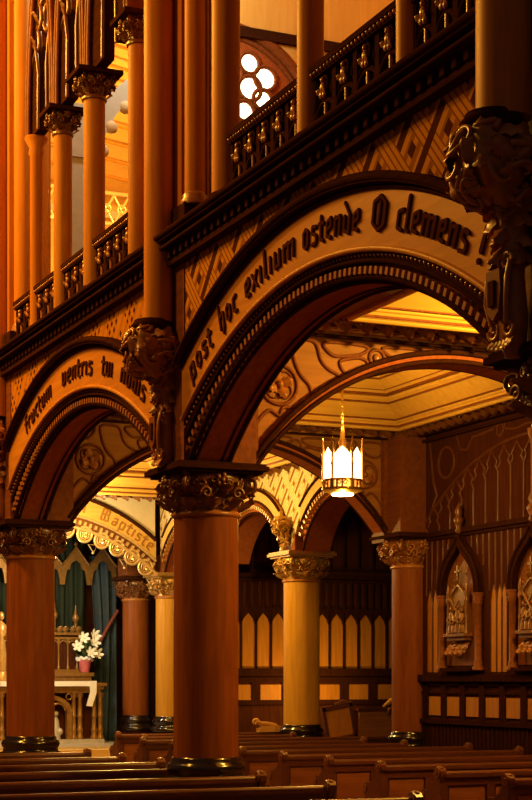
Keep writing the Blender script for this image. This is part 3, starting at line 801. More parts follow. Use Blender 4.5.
def relief(label, y, seed):
    rr = random.Random(seed)
    t = thing('station_relief', label, 'sculpture', (XW-.02,y,EYE+.90))
    b = MB(); b.prism([(-.36,0),(-.36,.62),(-.26,.82),(0,.98),(.26,.82),(.36,.62),(.36,0)], 'yz', -.10, 0); b.build('relief_panel', M['relief'], t)
    b = MB()
    for (px, h) in ((-.20,.52),(-.04,.60),(.10,.48),(.23,.56)):     # draped carved figures
        b.lathe([(.085,.02),(.08,.15),(.06,h*.45),(.075,h*.7),(.05,h*.8)], -.13, px, 10); b.ell((-.15,px,h*.92), (.042,.042,.055), 8, 6)
        for s in (-1,1): b.tube([(-.14,px+s*.07,h*.72),(-.2,px+s*.09,h*.5),(-.22,px+s*.02,h*.42)], .022, 6)
    b.tube([(-.18,-.28,.2),(-.2,.2,.75)], .028, 6); b.tube([(-.18,-.12,.68),(-.2,.08,.46)], .024, 6)
    b.build('carved_figures', M['relief'], t)
    b = MB()
    for s in (-1,1):
        b.lathe([(.05,0),(.035,.04),(.03,.62),(.05,.66),(.05,.7),(.03,.78),(.045,.84),(.006,1.05)], -.14, s*.37, 10)
        for k in range(5): b.leaf((-.1,s*(.33-.065*k),.70+.075*k), (0,s*.6,.8), (-1,0,0), .15, .1, .3, .5)
    b.tube([(-.12,p,z) for p,z in ((-.36,.62),(-.26,.84),(0,1.02),(.26,.84),(.36,.62))], .03, 6)
    for k in range(5): b.leaf((-.12,0,1.0+.05*k), (0,sin(k*1.3),.7), (-1,0,0), .16, .1, .3, .5)
    b.build('canopy', M['relief'], t)
    MB().box(-.15,-.11,-.02,.02,1.08,1.42).box(-.15,-.11,-.10,.10,1.27,1.31).build('cross', M['relief'], t)
    b = MB()
    for k in range(7):
        for q in range(2): b.leaf((-.06-.05*q,-.30+.10*k+.03*q,-.18-.10*q), (0,.5*(-1)**k,-1), (-1,0,0), .22, .13, .45, .5, 3, .6)
        b.spiral((-.14,-.30+.10*k,-.30-.05*(k % 2)), (0,(-1)**k,0), (0,0,-1), .07, 1.3, .022, k)
    b.ell((-.08,0,-.42), (.06,.16,.09), 10, 6)
    b.build('carved_bracket', M['carve_mid'], t)
    return t
nl = ['ogee-headed wall niche between colonettes, nearest the brown corner column','ogee-headed wall niche cut by the right edge of the picture']
rl = ['carved relief under a cross in the niche nearest the brown corner column','carved relief under a cross in the niche cut by the right edge']
for i in range(2):
    niche(nl[i], NY[i]); relief(rl[i], NY[i], i)

# ------------------------------------------------------------------ end wall behind the honey column
YW = 20.6; X0, X1 = 8.75, 16.5
struct(MB().box(X0-.35,X1,YW,YW+.3,0,EYE+5.6).build('wall_end', M['darkpanel']))
struct(MB().box(X1,X1+.3,8,YW+.3,0,EYE+5.6).build('wall_chapel_side', M['darkpanel']))
struct(MB().box(8.7,X1,8.7,YW,EYE+5.6,EYE+5.75).build('ceiling_chapel', M['darkpanel']))
b = MB()
def wr(z, h, d): b.box(X0-.35,X1,YW-d,YW+.01,EYE+z-h/2,EYE+z+h/2)
wr(2.93,.14,.14); wr(2.80,.08,.07); wr(.14,.22,.16); wr(-.08,.16,.08); wr(-.73,.14,.10); wr(-1.9,.2,.1); wr(3.15,.1,.05)
b2 = []
x = X0
i = 0
while x < X1:
    b.box(x-.035,x+.035,YW-.06,YW+.01,EYE+.2,EYE+1.55)          # lancet mullions
    b.box(x-.035,x+.035,YW-.06,YW+.01,EYE+3.1,EYE+4.4)
    a = .235
    for zz in (1.45,4.3):
        zz += EYE; L = [(x-.03,zz),(x-.02,zz+.12),(x+.08,zz+.26),(x+a,zz+.40),(x+2*a-.08,zz+.26),(x+2*a+.02,zz+.12),(x+2*a+.03,zz)]
        b.prism(L + [(x+2*a,zz+.55),(x,zz+.55)], 'xz', YW-.055, YW+.01)
    x += .47
x = X0
while x < X1:
    b.box(x-.035,x+.035,YW-.05,YW+.01,EYE+1.95,EYE+2.8); x += .235
x = X0
while x < X1:
    b.box(x-.13,x+.13,YW-.07,YW+.01,EYE-.8,EYE-.05); x += .94
for k in range(8):
    for c, r in (((X0+.94*k+.47,5.0),.255),((X0+.94*k,4.62),.2)):
        b.tube([(p,YW-.03,EYE+z) for p,z in circ(c,r,16)], .05, 6, True)
struct(b.build('trim_6', M['stile']))
x = X0; 
LP = MB()
while x < X1:
    a = .235; L = [(x+.03,.24),(x+.03,1.5),(x+.1,1.68),(x+a,1.85),(x+2*a-.1,1.68),(x+2*a-.03,1.5),(x+2*a-.03,.24)]
    LP.prism(L, 'xz', YW-.02, YW+.01); x += .47
struct(LP.build('trim_7', M['panel'], None, (0,0,EYE)))
for k in range(8):
    x = X0 + .94*k + .47
    o = MB().box(x-.33,x+.33,YW-.03,YW+.01,EYE-.66,EYE-.22).build('wall_panel', M['panel'])
    tag(o, 'oblong honey-lit oak dado panel on the end wall behind the honey column', 'wall panel', 'light dado panels on the end wall')

# ------------------------------------------------------------------ hanging lantern
t = thing('hanging_lantern', 'glowing gothic hanging lantern with pinnacles on a chain', 'lamp', (4.75,5.0,EYE+3.42), None, math.radians(-27))
rl_ = .375
b = MB().lathe([(.16,.02),(.26,.05),(rl_,.09),(rl_*1.05,.11),(rl_*1.05,.135),(rl_,.14)], n=24).lathe([(rl_,.26),(rl_*1.05,.265),(rl_*1.05,.29),(rl_,.30)], n=24)
for k in range(24): b.obox((rl_*1.0*cos(PI*k/12),rl_*1.0*sin(PI*k/12),.2), ((0,0,1),(cos(PI*k/12),sin(PI*k/12),0),(-sin(PI*k/12),cos(PI*k/12),0)), (.07,.02,.018 if k % 4 else .04))
b.build('bottom_ring', M['brass'], t)
MB().lathe([(rl_*.93,.13),(rl_*.93,.255)], n=24).build('ring_glass', M['glow'], t)
MB().lathe([(.02,.0),(.20,.005),(.215,.03),(.02,.04)], n=20).build('bottom_glass', M['bulb'], t)
b = MB()
for k in range(6):
    a = 2*PI*k/6; a2 = 2*PI*(k+1)/6
    p, q = Vector((cos(a),sin(a),0))*rl_*.97, Vector((cos(a2),sin(a2),0))*rl_*.97
    c = (p+q)/2; tn = (q-p).normalized(); w = (q-p).length/2*.86
    b = MB(); b.obox(c + Vector((0,0,.52)), (tn, c, (0,0,1)), (w,.008,.23)); b.add([c+tn*-w+Vector((0,0,.75)), c+tn*w+Vector((0,0,.75)), c+Vector((0,0,.90))], [(0,1,2)])
    b.build('glass_pane', M['lamp'], t)
for k in range(6):
    a = 2*PI*k/6; x, y = rl_*cos(a), rl_*sin(a)
    MB().lathe([(.022,.28),(.022,.55),(.035,.57),(.022,.6),(.022,.78),(.04,.8),(.03,.84),(.035,.87),(.012,1.0),(.02,1.02),(.004,1.08)], x, y, 8).build('pinnacle', M['brass'], t)
for k in range(12):
    a = 2*PI*k/12
    if k % 2 == 0: continue
    c = Vector((cos(a),sin(a),0))*rl_*1.01
    b = MB(); tn = Vector((-sin(a),cos(a),0))
    b.spiral(c+Vector((0,0,.21))+tn*.06, tn, (0,0,1), .05, 1.2, .012); b.spiral(c+Vector((0,0,.21))-tn*.06, -tn, (0,0,1), .05, 1.2, .012)
    b.build('scroll_ornament', M['brass'], t)
MB().lathe([(.02,.8),(.10,.86),(.06,.95),(.085,1.0),(.04,1.1),(.05,1.14),(.025,1.3),(.012,1.45)], n=12).build('centre_spire', M['brass'], t)
b = MB(); z = 1.44; k = 0
while z < 2.8:
    c = Vector((0,0,z)); e = Vector((1,0,0)) if k % 2 else Vector((0,1,0))
    b.tube([c + e*(.022*cos(2*PI*j/8)) + Vector((0,0,.045*sin(2*PI*j/8))) for j in range(8)], .009, 5, True); z += .068; k += 1
b.build('chain', M['brass'], t)

# ------------------------------------------------------------------ pews
def pew(label, x0, x1, y, group):
    L = x1-x0
    t = thing('pew', label, 'pew', (x0,y,0), group)
    b = MB().box(.05,L-.05,.0,.05,.15,.9)
    b.box(.05,L-.05,-.03,.02,.78,.9); b.box(.05,L-.05,-.03,.02,.15,.28)
    n = max(2, round(L/.9))
    for i in range(n+1):
        xx = .05 + (L-.1)*i/n; b.box(max(.05,xx-.07), min(L-.05,xx+.07), -.028, .02, .28, .78)
    b.build('backrest', M['pew'], t)
    b = MB()
    for i in range(n):
        xa = .05 + (L-.1)*i/n + .1; xb = .05 + (L-.1)*(i+1)/n - .1
        b.box(xa,xb,-.012,.0,.31,.75)
    b.build('back_panels', M['pewp'], t)
    MB().box(.0,L,-.06,.08,.9,.935).tube([(0,.01,.945),(L,.01,.945)], .05, 8).build('top_rail', M['pew'], t)
    MB().box(.05,L-.05,.05,.50,.42,.47).build('seat', M['pew'], t)
    for xe in (0, L):
        prof = [(-.07,0),(-.07,.86),(-.11,.92),(-.11,1.0),(-.04,1.05),(.06,1.04),(.11,.97),(.10,.88),(.17,.78),(.32,.70),(.44,.70),(.52,.64),(.53,.54),(.47,.48),(.47,0)]
        o = MB().prism(prof, 'yz', xe-.045, xe+.045).build('pew_end', M['pew'], t)
        b = MB(); b.tube([(xe-.06,0,.97),(xe+.06,0,.97)], .085, 14); b.tube([(xe-.075,0,.97),(xe+.075,0,.97)], .035, 10)
        b.ell((xe,0,1.04), (.055,.075,.03), 10, 6); b.build('scroll', M['carve'], o)
        MB().tube([(xe-.06,.45,.60),(xe+.06,.45,.60)], .06, 12).build('arm_knob', M['carve'], o)
    return t
ordw = ['first','second','third','fourth','fifth','sixth','seventh','eighth','ninth','tenth','eleventh','twelfth']
ny = [-5.9,-3.6,-1.35,.85,2.8,4.8,6.8]
for i, y in enumerate(ny):
    pew('long dark pew of the left block, %s row up from the bottom of the picture' % ordw[i], -12, .30, y, 'pews of the left block')
ry = [15.7-1.9*i for i in range(11)][::-1]
for i, y in enumerate(ry):
    xe = 7.75
    if abs(y-15.7) < .1: xe = 10.2
    if abs(y-11.9) < .1: xe = 10.3
    if y < 8: xe = 8.2
    pew('dark pew of the right block, %s row up from the bottom of the picture' % ordw[i], 3.9 if y > 12 else 3.2, xe, y, 'pews of the right block')
# carved ornament on the pew top left of the honey column, reading desk and stall beside it
t = thing('carved_ornament', 'small pale carved wooden scroll resting on a pew left of the honey column', 'ornament', (7.93,15.72,.996))
b = MB().box(-.28,.30,-.09,.09,0,.10).box(-.20,.34,-.08,.08,.10,.16); b.build('block', M['ornament'], t)
b = MB(); b.tube([(-.34,0,.26),(-.2,0,.22),(0,0,.21),(.2,0,.17),(.34,0,.1)], [.07,.06,.055,.05,.03], 10)
b.spiral((-.34,0,.25), (1,0,0), (0,0,1), .09, 1.3, .04); b.build('scroll', M['ornament'], t)
t = thing('reading_desk', 'tilted panelled wooden reading desk right of the honey column', 'desk', (8.62,13.0,0))
b = MB(); A = ((1,0,.18),(0,1,0),(-.18,0,1))
b.obox((-.02,0,1.30), A, (.36,.04,.42)); b.build('panel_board', M['panel'], t)  # brighter oak in place of the light that falls on this board
b = MB()
for c, h in (((-.02,-.05,1.68),(.40,.05,.05)),((-.02,-.05,.92),(.40,.05,.05))):
    b.obox((c[0]-(c[2]-1.3)*.18,c[1],c[2]), A, h)
for s in (-1,1): b.obox((-.02+s*.37,-.05,1.30+s*.06), A, (.045,.05,.42))
b.build('frame', M['pew'], t)
MB().box(-.2,.25,-.05,.45,0,.95).box(.36,.46,-.05,.45,0,1.6).build('pedestal', M['pew'], t)
MB().tube([(-.12,.0,1.74),(.1,.02,1.80),(.4,.05,1.76)], [.03,.06,.04], 8).build('book_rest', M['carve'], t)
t = thing('choir_stall', 'low wooden stall with curved scroll arm left of the brown corner column', 'stall', (9.0,12.75,0))
MB().box(.05,1.5,0,.06,0,1.62).build('back_board', M['tracery'], t)
MB().box(.0,1.55,-.04,.10,1.58,1.66).build('top_rail', M['pew'], t)
b = MB(); b.tube([(.85,-.1,1.62),(1.1,-.12,1.60),(1.25,-.14,1.45),(1.28,-.14,1.2),(1.22,-.14,.9)], .05, 8); b.spiral((.85,-.1,1.56), (1,0,0), (0,0,1), .09, 1.3, .04); b.build('scroll_arm', M['carve'], t)
b = MB(); b.tube([(.7,0,1.68),(.9,0,1.82),(1.15,0,1.84),(1.3,0,1.70)], [.03,.07,.07,.03], 8); b.build('crest', M['ornament'], t)

# ------------------------------------------------------------------ baptistry arch over the altar
t = thing('altar_arch', 'gilded arch lettered Saint Jean Baptiste with a fringe of round medallions', 'arch', (TX,24.1,EYE)); hw = 3.62
po = arcpts(-.05,5.5,-hw,hw,40); pb = arcpts(-.52,5.4,-hw,hw,40); pi = arcpts(-.85,5.38,-hw,hw,40)
MB().strip(pi, po, 'xz', -.1, .4).build('soffit', M['carve'], t)
ib = MB().strip(pb, po, 'xz', -.16, -.08).build('inscription_band', M['gold_band'], t)
b = MB(); b.tube([(x,-.16,z+.03) for x,z in po], .06, 8); b.build('hood_mould', M['trim'], t)
b = MB(); b.tube([(x,-.17,z) for x,z in pb], .04, 8); b.tube([(x,-.14,z) for x,z in pi], .05, 8); b.build('edge_moulding', M['gilt_hi'], t)
b = MB()
for i in range(44):
    x = -hw + 2*hw*(i+.5)/44; z = (-.52+math.sqrt(5.4**2-x*x))*.5 + (-.85+math.sqrt(5.38**2-x*x))*.5
    tn = Vector((math.sqrt(5.38**2-x*x),0,-x)).normalized(); b.obox((x,-.13,z), (tn,(0,1,0),(-tn.z,0,tn.x)), (.035,.06,.06))
b.build('dentil_moulding', M['gilt_hi'], t)
for w, a, c in (('Saint',-1.5,-.1),('Jean',.25,1.42),('Baptiste',1.78,3.42)):
    lettering(ib, w, a, c, -.30, 5.31, .26, 'xz', -.15, -.185, 1, M['letter_dark'])
ms = [-3.3,-2.87,-2.4,-1.92,-1.39,-.83,-.28,.28,.83,1.39,1.92,2.4,2.87,3.3]
for x in ms:
    z = -1.1 + math.sqrt(5.5**2-x*x)
    b = MB(); b.tube([(x+.22*cos(q*PI/10),-.12,z+.22*sin(q*PI/10)) for q in range(20)], .042, 8, True)
    b.tube([(x+.14*cos(q*PI/8),-.12,z+.14*sin(q*PI/8)) for q in range(16)], .02, 6, True)
    for k in range(4): b.leaf((x,-.10,z), (cos(k*PI/2+.7),0,sin(k*PI/2+.7)), (0,-1,0), .12, .1, .3, .3)
    b.ell((x,-.14,z), .035, 8, 6)
    o = b.build('medallion', M['gilt_hi'], t)
    MB().prism([(x+p,z+q) for p,q in circ((0,0),.2,16)], 'xz', -.09, -.05).build('medallion_disc', M['carve_mid'], o)
for i in (0,2,4,6,7,9,11,13):
    x = ms[i]*1.0 + .02; x = (ms[i]+ms[min(13,i+1)])/2 if i < 13 else 3.5; z = -1.1 + math.sqrt(5.5**2-x*x) - .34
    b = MB(); b.tube([(x-.14,-.1,z+.12),(x+.14,-.1,z+.12),(x+.02,-.1,z-.12)], .03, 6, True); b.ell((x,-.1,z-.12), .04, 8, 6); b.build('cusp', M['gilt_hi'], t)
struct(MB().strip(po, [(x,5.35) for x,z in po], 'xz', -.08, .35).build('wall_altar', M['plaster'], None, (TX,24.1,EYE)))

# ------------------------------------------------------------------ altar, reredos, curtains
struct(MB().box(-9,17,28.6,28.8,0,EYE+9).build('wall_back', M['stile']))
struct(MB().box(1.2,7.4,23.2,28.6,0,.38).build('trim_8', M['marble']))
struct(MB().box(1.0,7.2,22.6,23.2,0,.30).build('trim_9', M['step']))
t = thing('altar', 'gilded altar table with gothic arches on the front and paired columns', 'altar', (5.0,25.4,.38))
zt = 2.22-.38
MB().box(-1.8,1.8,0,1.3,zt-.10,zt).box(-1.72,1.72,.04,1.3,zt-.20,zt-.10).box(-1.62,1.62,.08,1.3,zt-.30,zt-.20).build('table_top', M['gilt_dark'], t)
MB().box(-1.5,1.5,.5,1.3,0,zt-.3).build('altar_body', M['darkpanel'], t)
MB().box(-1.7,1.7,-.05,1.3,0,.12).build('plinth', M['marble'], t)
for x in (-1.55,-.9,.9,1.55):
    for dx in (-.1,.1):
        b = MB().lathe([(.11,.12),(.11,.2),(.08,.26),(.09,.36),(.10,.42),(.075,.46),(.07,.78),(.095,.82),(.075,.86),(.065,1.38),(.09,1.42),(.11,1.5),(.12,1.54)], x+dx, .2, 14)
        b.build('altar_column', M['gilt_dark'], t)
b = MB()
for xc in (0,):
    o = [(-.72*cos(PI*k/16), .95+.52*sin(PI*k/16)) for k in range(17)]; i = [(-.56*cos(PI*k/16), .93+.42*sin(PI*k/16)) for k in range(17)]
    b.strip(i, o, 'xz', .08, .3); b.box(-.72,-.56,.08,.3,.12,.95); b.box(.56,.72,.08,.3,.12,.95)
    for s in (-1,1): b.tube([(s*.3+.22*cos(PI*k/8),.15,1.0+.22*sin(PI*k/8)) for k in range(9)], .04, 6)
    for s in (-1,1): b.tube([(s*.62+.09*cos(PI*k/6),.1,1.42+.09*sin(PI*k/6)) for k in range(12)], .02, 6, True)
b.build('front_arch', M['gilt_dark'], t)
b = MB()
for x in (-.3,.02,.28):
    b.lathe([(.16,.12),(.14,.4),(.10,.7),(.05,.8)], x, .36, 10); b.ell((x,.34,.9), .09, 8, 6); b.ell((x+.1,.30,.35), .12, 8, 6)
b.build('carved_group', M['marble'], t)
b = MB(); x0 = -1.85
N = 24
def cloth_sheet(pts, w0, w1):
    pass
b.box(-1.55,1.42,-.02,.95,zt,zt+.05)
b.box(-1.55,1.42,-.05,-.02,zt-.10,zt+.05)
b.prism([(1.22,zt+.06),(1.44,zt+.06),(1.44,zt-.30),(1.30,zt-.72),(1.12,zt-.70),(1.24,zt-.3)], 'xz', -.10, -.05)
o = b.build('altar_cloth', M['cloth'], None, (5.0,25.4,.38)); tag(o, 'white linen altar cloth hanging over the front right end of the altar', 'cloth')
t = thing('reredos', 'carved gilded reredos with stepped shelves and crocketed pinnacles behind the altar', 'reredos', (4.9,26.75,2.22))
MB().box(-1.7,1.8,.1,1.2,-1.84,0).build('pedestal', M['darkpanel'], t)
MB().box(-1.75,1.85,.05,1.2,0,.20).box(-1.80,1.92,.0,1.2,.20,.32).box(-1.6,1.75,.35,1.2,.32,.42).build('gradine', M['gilt_dark'], t)
MB().box(-1.6,1.6,.5,1.2,.42,1.52).build('back_panel', M['darkpanel'], t)
b = MB().box(-1.65,1.65,.4,1.2,1.36,1.44).box(-1.7,1.7,.36,1.2,1.50,1.58)
for k in range(11):
    x = -1.5 + .30*k; b.lathe([(.05,.42),(.05,.5),(.03,.54),(.03,1.2),(.05,1.24),(.06,1.36)], x, .45, 8)
    b.tube([(x+.155+.14*cos(PI*j/8),.45,1.16+.16*sin(PI*j/8)) for j in range(9)], .025, 6)
for k in range(16):
    b.leaf((-1.6+.21*k,.42,1.58), (.15*(-1)**k,0,1), (0,-1,0), .24, .2, .3, .4); 
b.build('arcading', M['gilt_dark'], t)
for x, h in ((-1.2,1.2),(-.6,1.0),(.0,1.3),(.80,1.05),(1.50,.85)):
    b = MB().lathe([(.08,1.58),(.09,1.7),(.05,1.76),(.05,1.58+h*.4),(.10,1.58+h*.46),(.12,1.58+h*.55),(.05,1.58+h*.7),(.012,1.58+h)], x, .6, 10)
    for k in range(6): b.leaf((x,.6,1.58+h*.42), (cos(k*1.05),sin(k*1.05),.8), (0,0,1), .16, .09, .3, .4)
    b.build('pinnacle', M['gilt_dark'], t)
# statue glimpsed at the left edge
t = thing('altar_statue', 'small gilded standing statue at the left edge behind the left column', 'statue', (3.72,26.3,EYE-.125))
b = MB().lathe([(.22,0),(.22,.25),(.16,.3)], n=12); b.build('pedestal', M['gilt'], t)
b = MB().lathe([(.16,.3),(.18,.7),(.13,1.2),(.17,1.55),(.15,1.72),(.06,1.8),(.05,1.84)], n=14); b.ell((0,0,1.98), (.10,.11,.14), 12, 8)
for s in (-1,1): b.tube([(s*.16,0,1.66),(s*.24,-.08,1.4),(s*.08,-.2,1.35)], .05, 8)
b.build('figure', M['gilt'], t)
# flowers
t = thing('flower_pot', 'pot of white lilies wrapped in pink foil on the altar shelf', 'flowers', (6.57,26.93,2.54))
MB().lathe([(.13,0),(.15,.02),(.20,.34),(.24,.38),(.20,.40)], n=16).build('pot', M['pink'], t)
b = MB(); rr = random.Random(3)
for k in range(16): b.ell((.22*cos(k*.39)+.0,.22*sin(k*.39),.40+rr.uniform(-.02,.07)), (.075,.075,.05), 8, 6)
b.build('foil_frill', M['cloth'], t)
b = MB()
for k in range(70):
    a = rr.uniform(0,6.28); u = rr.uniform(.2,1.2); o = Vector((cos(a)*.6,sin(a)*.6,u)).normalized()
    b.leaf(Vector((0,0,.42)) + o*rr.uniform(.05,.4), o + Vector((rr.uniform(-.6,.6),rr.uniform(-.6,.6),rr.uniform(-.3,.4))), (0,0,1) if u < 1 else (1,0,0), rr.uniform(.28,.46), .13, .2, .3)
b.build('foliage', M['leaf'], t)
for (dx, dy, dz) in ((-.30,-.26,.82),(.22,-.32,.95),(.10,-.34,.62),(-.12,-.30,1.08),(.34,-.22,.60),(.30,-.1,1.18)):
    b = MB(); c = Vector((dx,dy,dz)); f = Vector((dx*.8,-1,.25)).normalized(); e = f.orthogonal().normalized(); g = f.cross(e)
    for k in range(6): b.leaf(c, e*cos(k*1.047)+g*sin(k*1.047)+f*.25, f, .25, .09, .05, .35, 0, .3)
    b.ell(c+f*.05, .03, 6, 4)
    b.build('lily', M['white'], t)
# curtains
def curtain(label, x0, x1, y, z0, z1, mat, amp=.07, n=70, sweep=0):
    vs = []; fs = []; rows = 12
    for j in range(rows+1):
        q = j/rows; z = z1 + (z0-z1)*q
        for i in range(n+1):
            p = i/n; x = x0 + (x1-x0)*p + sweep*(sin(PI*q)*.5)*(1-p)
            vs.append((x, y + amp*sin(p*(x1-x0)*20) + amp*.6*sin(p*(x1-x0)*9+q*2), z))
    for j in range(rows):
        for i in range(n): fs.append((j*(n+1)+i, j*(n+1)+i+1, (j+1)*(n+1)+i+1, (j+1)*(n+1)+i))
    o = MB().add(vs, fs, True).build('curtain', M[mat], None, (0,0,0)); 
    md = o.modifiers.new('thick','SOLIDIFY'); md.thickness = .02
    return tag(o, label, 'curtain')
curtain('dark green pleated curtain hanging behind the altar under gilded gothic arches', 2.2, 7.0, 28.2, EYE-.2, EYE+4.6, 'curtain', .09, 120)
curtain('long draped curtain right of the altar, tinted for blue light', 7.05, 7.95, 28.0, .1, EYE+3.9, 'curtain_b', .10, 60, .4)
t = thing('curtain_valance', 'gilded row of gothic trefoil arches above the green curtain', 'valance', (5.0,27.85,EYE))
b = MB()
for k in range(6):
    xc = -2.4 + .90*k+.36
    out = [(-.45,2.95),(-.45,3.55),(-.3,3.75),(0,4.15),(.3,3.75),(.45,3.55),(.45,2.95),(.37,2.95),(.36,3.1),(.30,3.4),(.20,3.45),(.16,3.62),(0,3.74),(-.16,3.62),(-.20,3.45),(-.30,3.4),(-.36,3.1),(-.37,2.95)]
    b.prism([(xc+p,z) for p,z in out], 'xz', -.04, .06)
    b.tube([(xc+p,-.05,z) for p,z in ((-.47,3.55),(-.3,3.75),(0,4.18),(.3,3.75),(.47,3.55))], .035, 6)
    b.ell((xc,-.02,4.25), .07, 8, 6)
b.build('trefoil_arches', M['gilt_dark'], t)
cu = bpy.data.objects['curtain.001']
MB().tube([(7.0,27.78,EYE+.55),(7.25,27.76,EYE+.95),(7.6,27.76,EYE+1.6),(7.95,27.78,EYE+2.15)], .06, 10).build('sash', M['red'], cu)['label'] = 'dark red sash'
# bench standing before the altar: front pew of the right block is already there

# ------------------------------------------------------------------ gallery room behind the colonettes
struct(MB().box(.12,16.5,-14,28.6,EYE+6.30,EYE+6.42).build('floor_gallery', M['floor']))
b = MB(); b.box(3.2,9.2,9.5,9.7,EYE+13.75,EYE+18.5)
cx, cz = 4.25, 11.75; RO_ = 2.08
arc = [(cx - RO_*cos(PI*k/24), cz + RO_*sin(PI*k/24)) for k in range(25)]
b2 = arc[12:]
poly = [(cx,13.76)] + [(x,z) for x,z in b2] + [(cx+RO_,6.4),(9.2,6.4),(9.2,13.76)]
b.prism([(x,z+EYE) for x,z in poly], 'xz', 9.5, 9.7)
struct(b.build('wall_gallery', M['upwall']))
o = MB().box(3.2,9.2,9.40,9.5,EYE+13.62,EYE+13.84).build('trim_10', M['trim']); struct(o)
t = thing('rose_window', 'arched gallery window with round glowing openings in tracery darkened as if backlit', 'window', (cx,9.55,EYE+cz))
b = MB(); hole = []
for (x, z, r) in ((4.77,13.12,.20),(5.14,12.84,.225),(4.78,12.58,.235),(5.08,12.38,.19),(4.66,12.08,.19),(5.5,12.3,.18),(5.6,11.8,.18),(4.4,12.85,.17)): hole.append((x-cx,z-cz,r))
b.tube([(x-cx,0,z-cz) for x,z in arc], .14, 8); b.tube([((x-cx)*.91,-.02,(z-cz)*.91) for x,z in arc], .06, 8)
for x, z, r in hole: b.tube([(x+(r+.03)*cos(q*PI/9),-.03,z+(r+.03)*sin(q*PI/9)) for q in range(18)], .05, 8, True)
b.build('tracery', M['block'], t)  # darker wood stands in for the shade on backlit tracery
# pierced web between the openings (grid cells that are outside every opening)
b = MB(); g = .05; n = int(2*RO_/g)
for i in range(n):
    x = -RO_ + g*(i+.5); z = -2.2; run = None
    while z < RO_:
        solid = (x*x + max(0,z)**2 < (RO_*.97)**2 and all((x-a)**2+(z-c)**2 > (r+.02)**2 for a,c,r in hole))
        if solid and run is None: run = z
        if (not solid or z+g >= RO_) and run is not None: b.box(x-g/2,x+g/2,-.02,.04,run-g/2,z-g/2); run = None
        z += g
b.build('tracery_web', M['soffit'], t)
for x, z, r in hole: MB().prism([(x+p,z+q) for p,q in circ((0,0),r+.05,18)], 'xz', .05, .07).build('pane', M['window'], t)
# gallery back wall and sloping board ceiling seen through the left bay
struct(MB().box(-1.5,8.5,20.3,20.5,EYE+6.4,EYE+13.3).build('wall_gallery_end', M['upwall']))
struct(MB().box(8.6,8.8,-14,28.6,EYE+6.4,EYE+18.5).build('wall_gallery_outer', M['upwall']))
v = []
b = MB()
b.add([(-1.5,9.7,EYE+17.5),(8.5,9.7,EYE+15.5),(8.5,20.4,EYE+12.6),(-1.5,20.4,EYE+13.6),(-1.5,9.7,EYE+17.7),(8.5,9.7,EYE+15.7),(8.5,20.4,EYE+12.8),(-1.5,20.4,EYE+13.8)],
      [(0,1,2,3),(4,5,6,7),(0,1,5,4),(1,2,6,5),(2,3,7,6),(3,0,4,7)])
struct(b.build('ceiling_gallery', M['upwall']))
b = MB()
for k in range(16):
    q = k/16; p0 = Vector((-1.5,9.7,EYE+17.47)).lerp(Vector((-1.5,20.4,EYE+13.57)), q); p1 = Vector((8.5,9.7,EYE+15.47)).lerp(Vector((8.5,20.4,EYE+12.57)), q)
    b.tube([p0,p1], .04, 5)
struct(b.build('trim_11', M['band']))
struct(MB().box(-1.5,8.5,20.1,20.35,EYE+12.55,EYE+12.75).build('trim_12', M['plaster']))
t = thing('gilded_railing', 'gilded openwork railing glimpsed through the left gallery bay', 'railing', (4.0,17.5,EYE+11.6))
b = MB().box(-2.5,3,-.04,.04,.78,.86).box(-2.5,3,-.04,.04,0,.07)
for k in range(14):
    x = -2.4 + .4*k; b.tube([(x,0,.05),(x+.2,0,.42),(x+.4,0,.78)], .035, 6); b.tube([(x+.4,0,.05),(x+.2,0,.42),(x,0,.78)], .035, 6); b.tube([(x+.2+.11*cos(q*PI/6),-.03,.42+.11*sin(q*PI/6)) for q in range(12)], .025, 6, True)
b.build('openwork', M['gilt_hi'], t)
o = MB().box(-.17,.17,-.15,.15,0,5.2).box(-.22,.22,-.2,.2,4.1,4.3).box(-.2,.2,-.18,.18,4.3,4.7).build('daylit_pilaster', M['daylit_grey'], None, (.85,9.35,EYE+6.42)); tag(o, 'pilaster tinted pale grey for daylight in the left gallery bay behind the colonettes', 'pilaster')
t = thing('inner_arch', 'cusped inner gallery arch tinted pale for daylight, glimpsed between the two left colonettes', 'arch', (3.6,9.5,EYE+10.3))
pa = [(-2.25*cos(PI*k/28), 2.25*sin(PI*k/28)) for k in range(0,15)]; pb = [(-2.6*cos(PI*k/28), 2.6*sin(PI*k/28)) for k in range(0,15)]
MB().strip(pa, pb, 'xz', -.12, .12).build('arch_ring', M['daylit_grey'], t)  # daylight on the ring painted in as cool grey
for k in (2,4.2,6.4,8.6): MB().ell((-2.2*cos(PI*k/28),-.08,2.2*sin(PI*k/28)), (.14,.10,.14), 12, 8).build('cusp', M['plaster'], t)  # white of the cusps stands in for daylight on them
struct(MB().box(-.2,8.6,-14,9.5,EYE+18.4,EYE+18.6).build('ceiling_gallery_near', M['upwall']))

# ------------------------------------------------------------------ floor
struct(MB().box(-16,17,-30,29,-.1,0).build('floor', M['floor']))

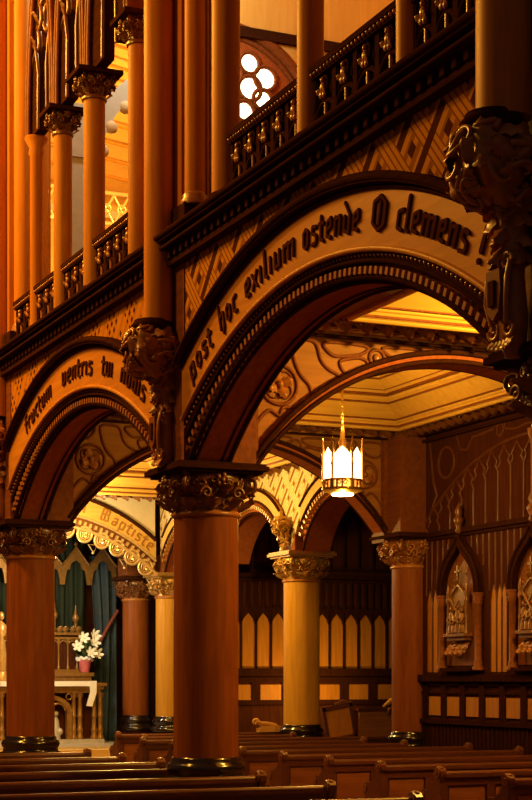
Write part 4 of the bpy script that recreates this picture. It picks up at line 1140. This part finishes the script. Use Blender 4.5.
# ------------------------------------------------------------------ lights
def light(name, kind, loc, e, c=(1,.55,.20), size=.3, target=None, spot=None):
    d = bpy.data.lights.new(name, kind); d.energy = e; d.color = c
    if kind in ('POINT','SPOT'): d.shadow_soft_size = size
    if kind == 'SPOT': d.spot_size = math.radians(spot or 60); d.spot_blend = .6
    if kind == 'AREA': d.size = size
    o = bpy.data.objects.new(name, d); col.objects.link(o); o.location = loc
    if target: o.rotation_euler = (Vector(target)-Vector(loc)).to_track_quat('-Z','Y').to_euler()
    return o
W = (1,.45,.05); W3 = (1,.57,.09)
light('nave_lamp', 'POINT', (-8.5,8.3,EYE+14.5), 8000, W, 1.0)
light('nave_lamp', 'POINT', (-10,1.0,EYE+12.5), 2400, W, 1.0)
light('nave_lamp', 'POINT', (-6.5,14.5,EYE+15.5), 4000, W, 1.0)
light('lantern_lamp', 'POINT', (4.75,5.0,EYE+4.75), 330, W3, .12)
light('lantern_lamp_low', 'POINT', (4.75,5.0,EYE+3.15), 95, W3, .1)
light('aisle_fill', 'POINT', (4.75,-4.0,EYE+5.45), 1400, W3, .2)  # added unseen light in the coffer, brightens the near ceiling
light('aisle_fill', 'POINT', (4.0,-5.5,EYE+4.3), 120, W3, .2)  # added unseen light for the near tracery panel
light('aisle_fill', 'POINT', (4.0,14.6,EYE+4.0), 1000, (1,.66,.15), .25)  # added unseen light, brightens the honey and pale golden columns
light('altar_lamp', 'POINT', (4.6,21.8,EYE+4.4), 560, (1,.70,.255), .3)
light('altar_lamp', 'POINT', (4.6,24.5,EYE+2.4), 260, (1,.86,.62), .2)
light('chapel_fill', 'SPOT', (11.0,18.9,EYE-.45), 190, W3, .2, (11.0,20.6,EYE-.2), 140)  # added unseen low spot, brightens the lower end wall panels
light('gallery_lamp', 'POINT', (2.2,7.7,EYE+14.4), 420, (1,.86,.52), .4)
light('gallery_lamp', 'POINT', (3.2,14.5,EYE+11.5), 750, (1,.62,.12), .4)
w = bpy.data.worlds.new('dim_interior'); sc.world = w; w.use_nodes = True
w.node_tree.nodes['Background'].inputs[0].default_value = (1,.55,.36,1); w.node_tree.nodes['Background'].inputs[1].default_value = .05

# ------------------------------------------------------------------ camera
F = 1650.
fw = Vector((.402,.9156)).normalized(); rt = Vector((fw.y,-fw.x))
zB = 24.63; xB = (206-266)*zB/F
cp = -(rt*xB + fw*zB)
cd = bpy.data.cameras.new('camera'); cam = bpy.data.objects.new('camera', cd); col.objects.link(cam); sc.camera = cam
cam.location = (cp.x, cp.y, EYE)
cam.rotation_euler = (PI/2, 0, math.atan2(fw.y, fw.x) - PI/2)
cd.sensor_fit = 'VERTICAL'; cd.sensor_height = 36; cd.lens = F/800*36
cd.shift_y = (677-400)/800.
cd.clip_end = 200
vs = sc.view_settings; vs.view_transform = 'Standard'; vs.look = 'None'; vs.gamma = 1; vs.exposure = 0.0; vs.use_curve_mapping = False
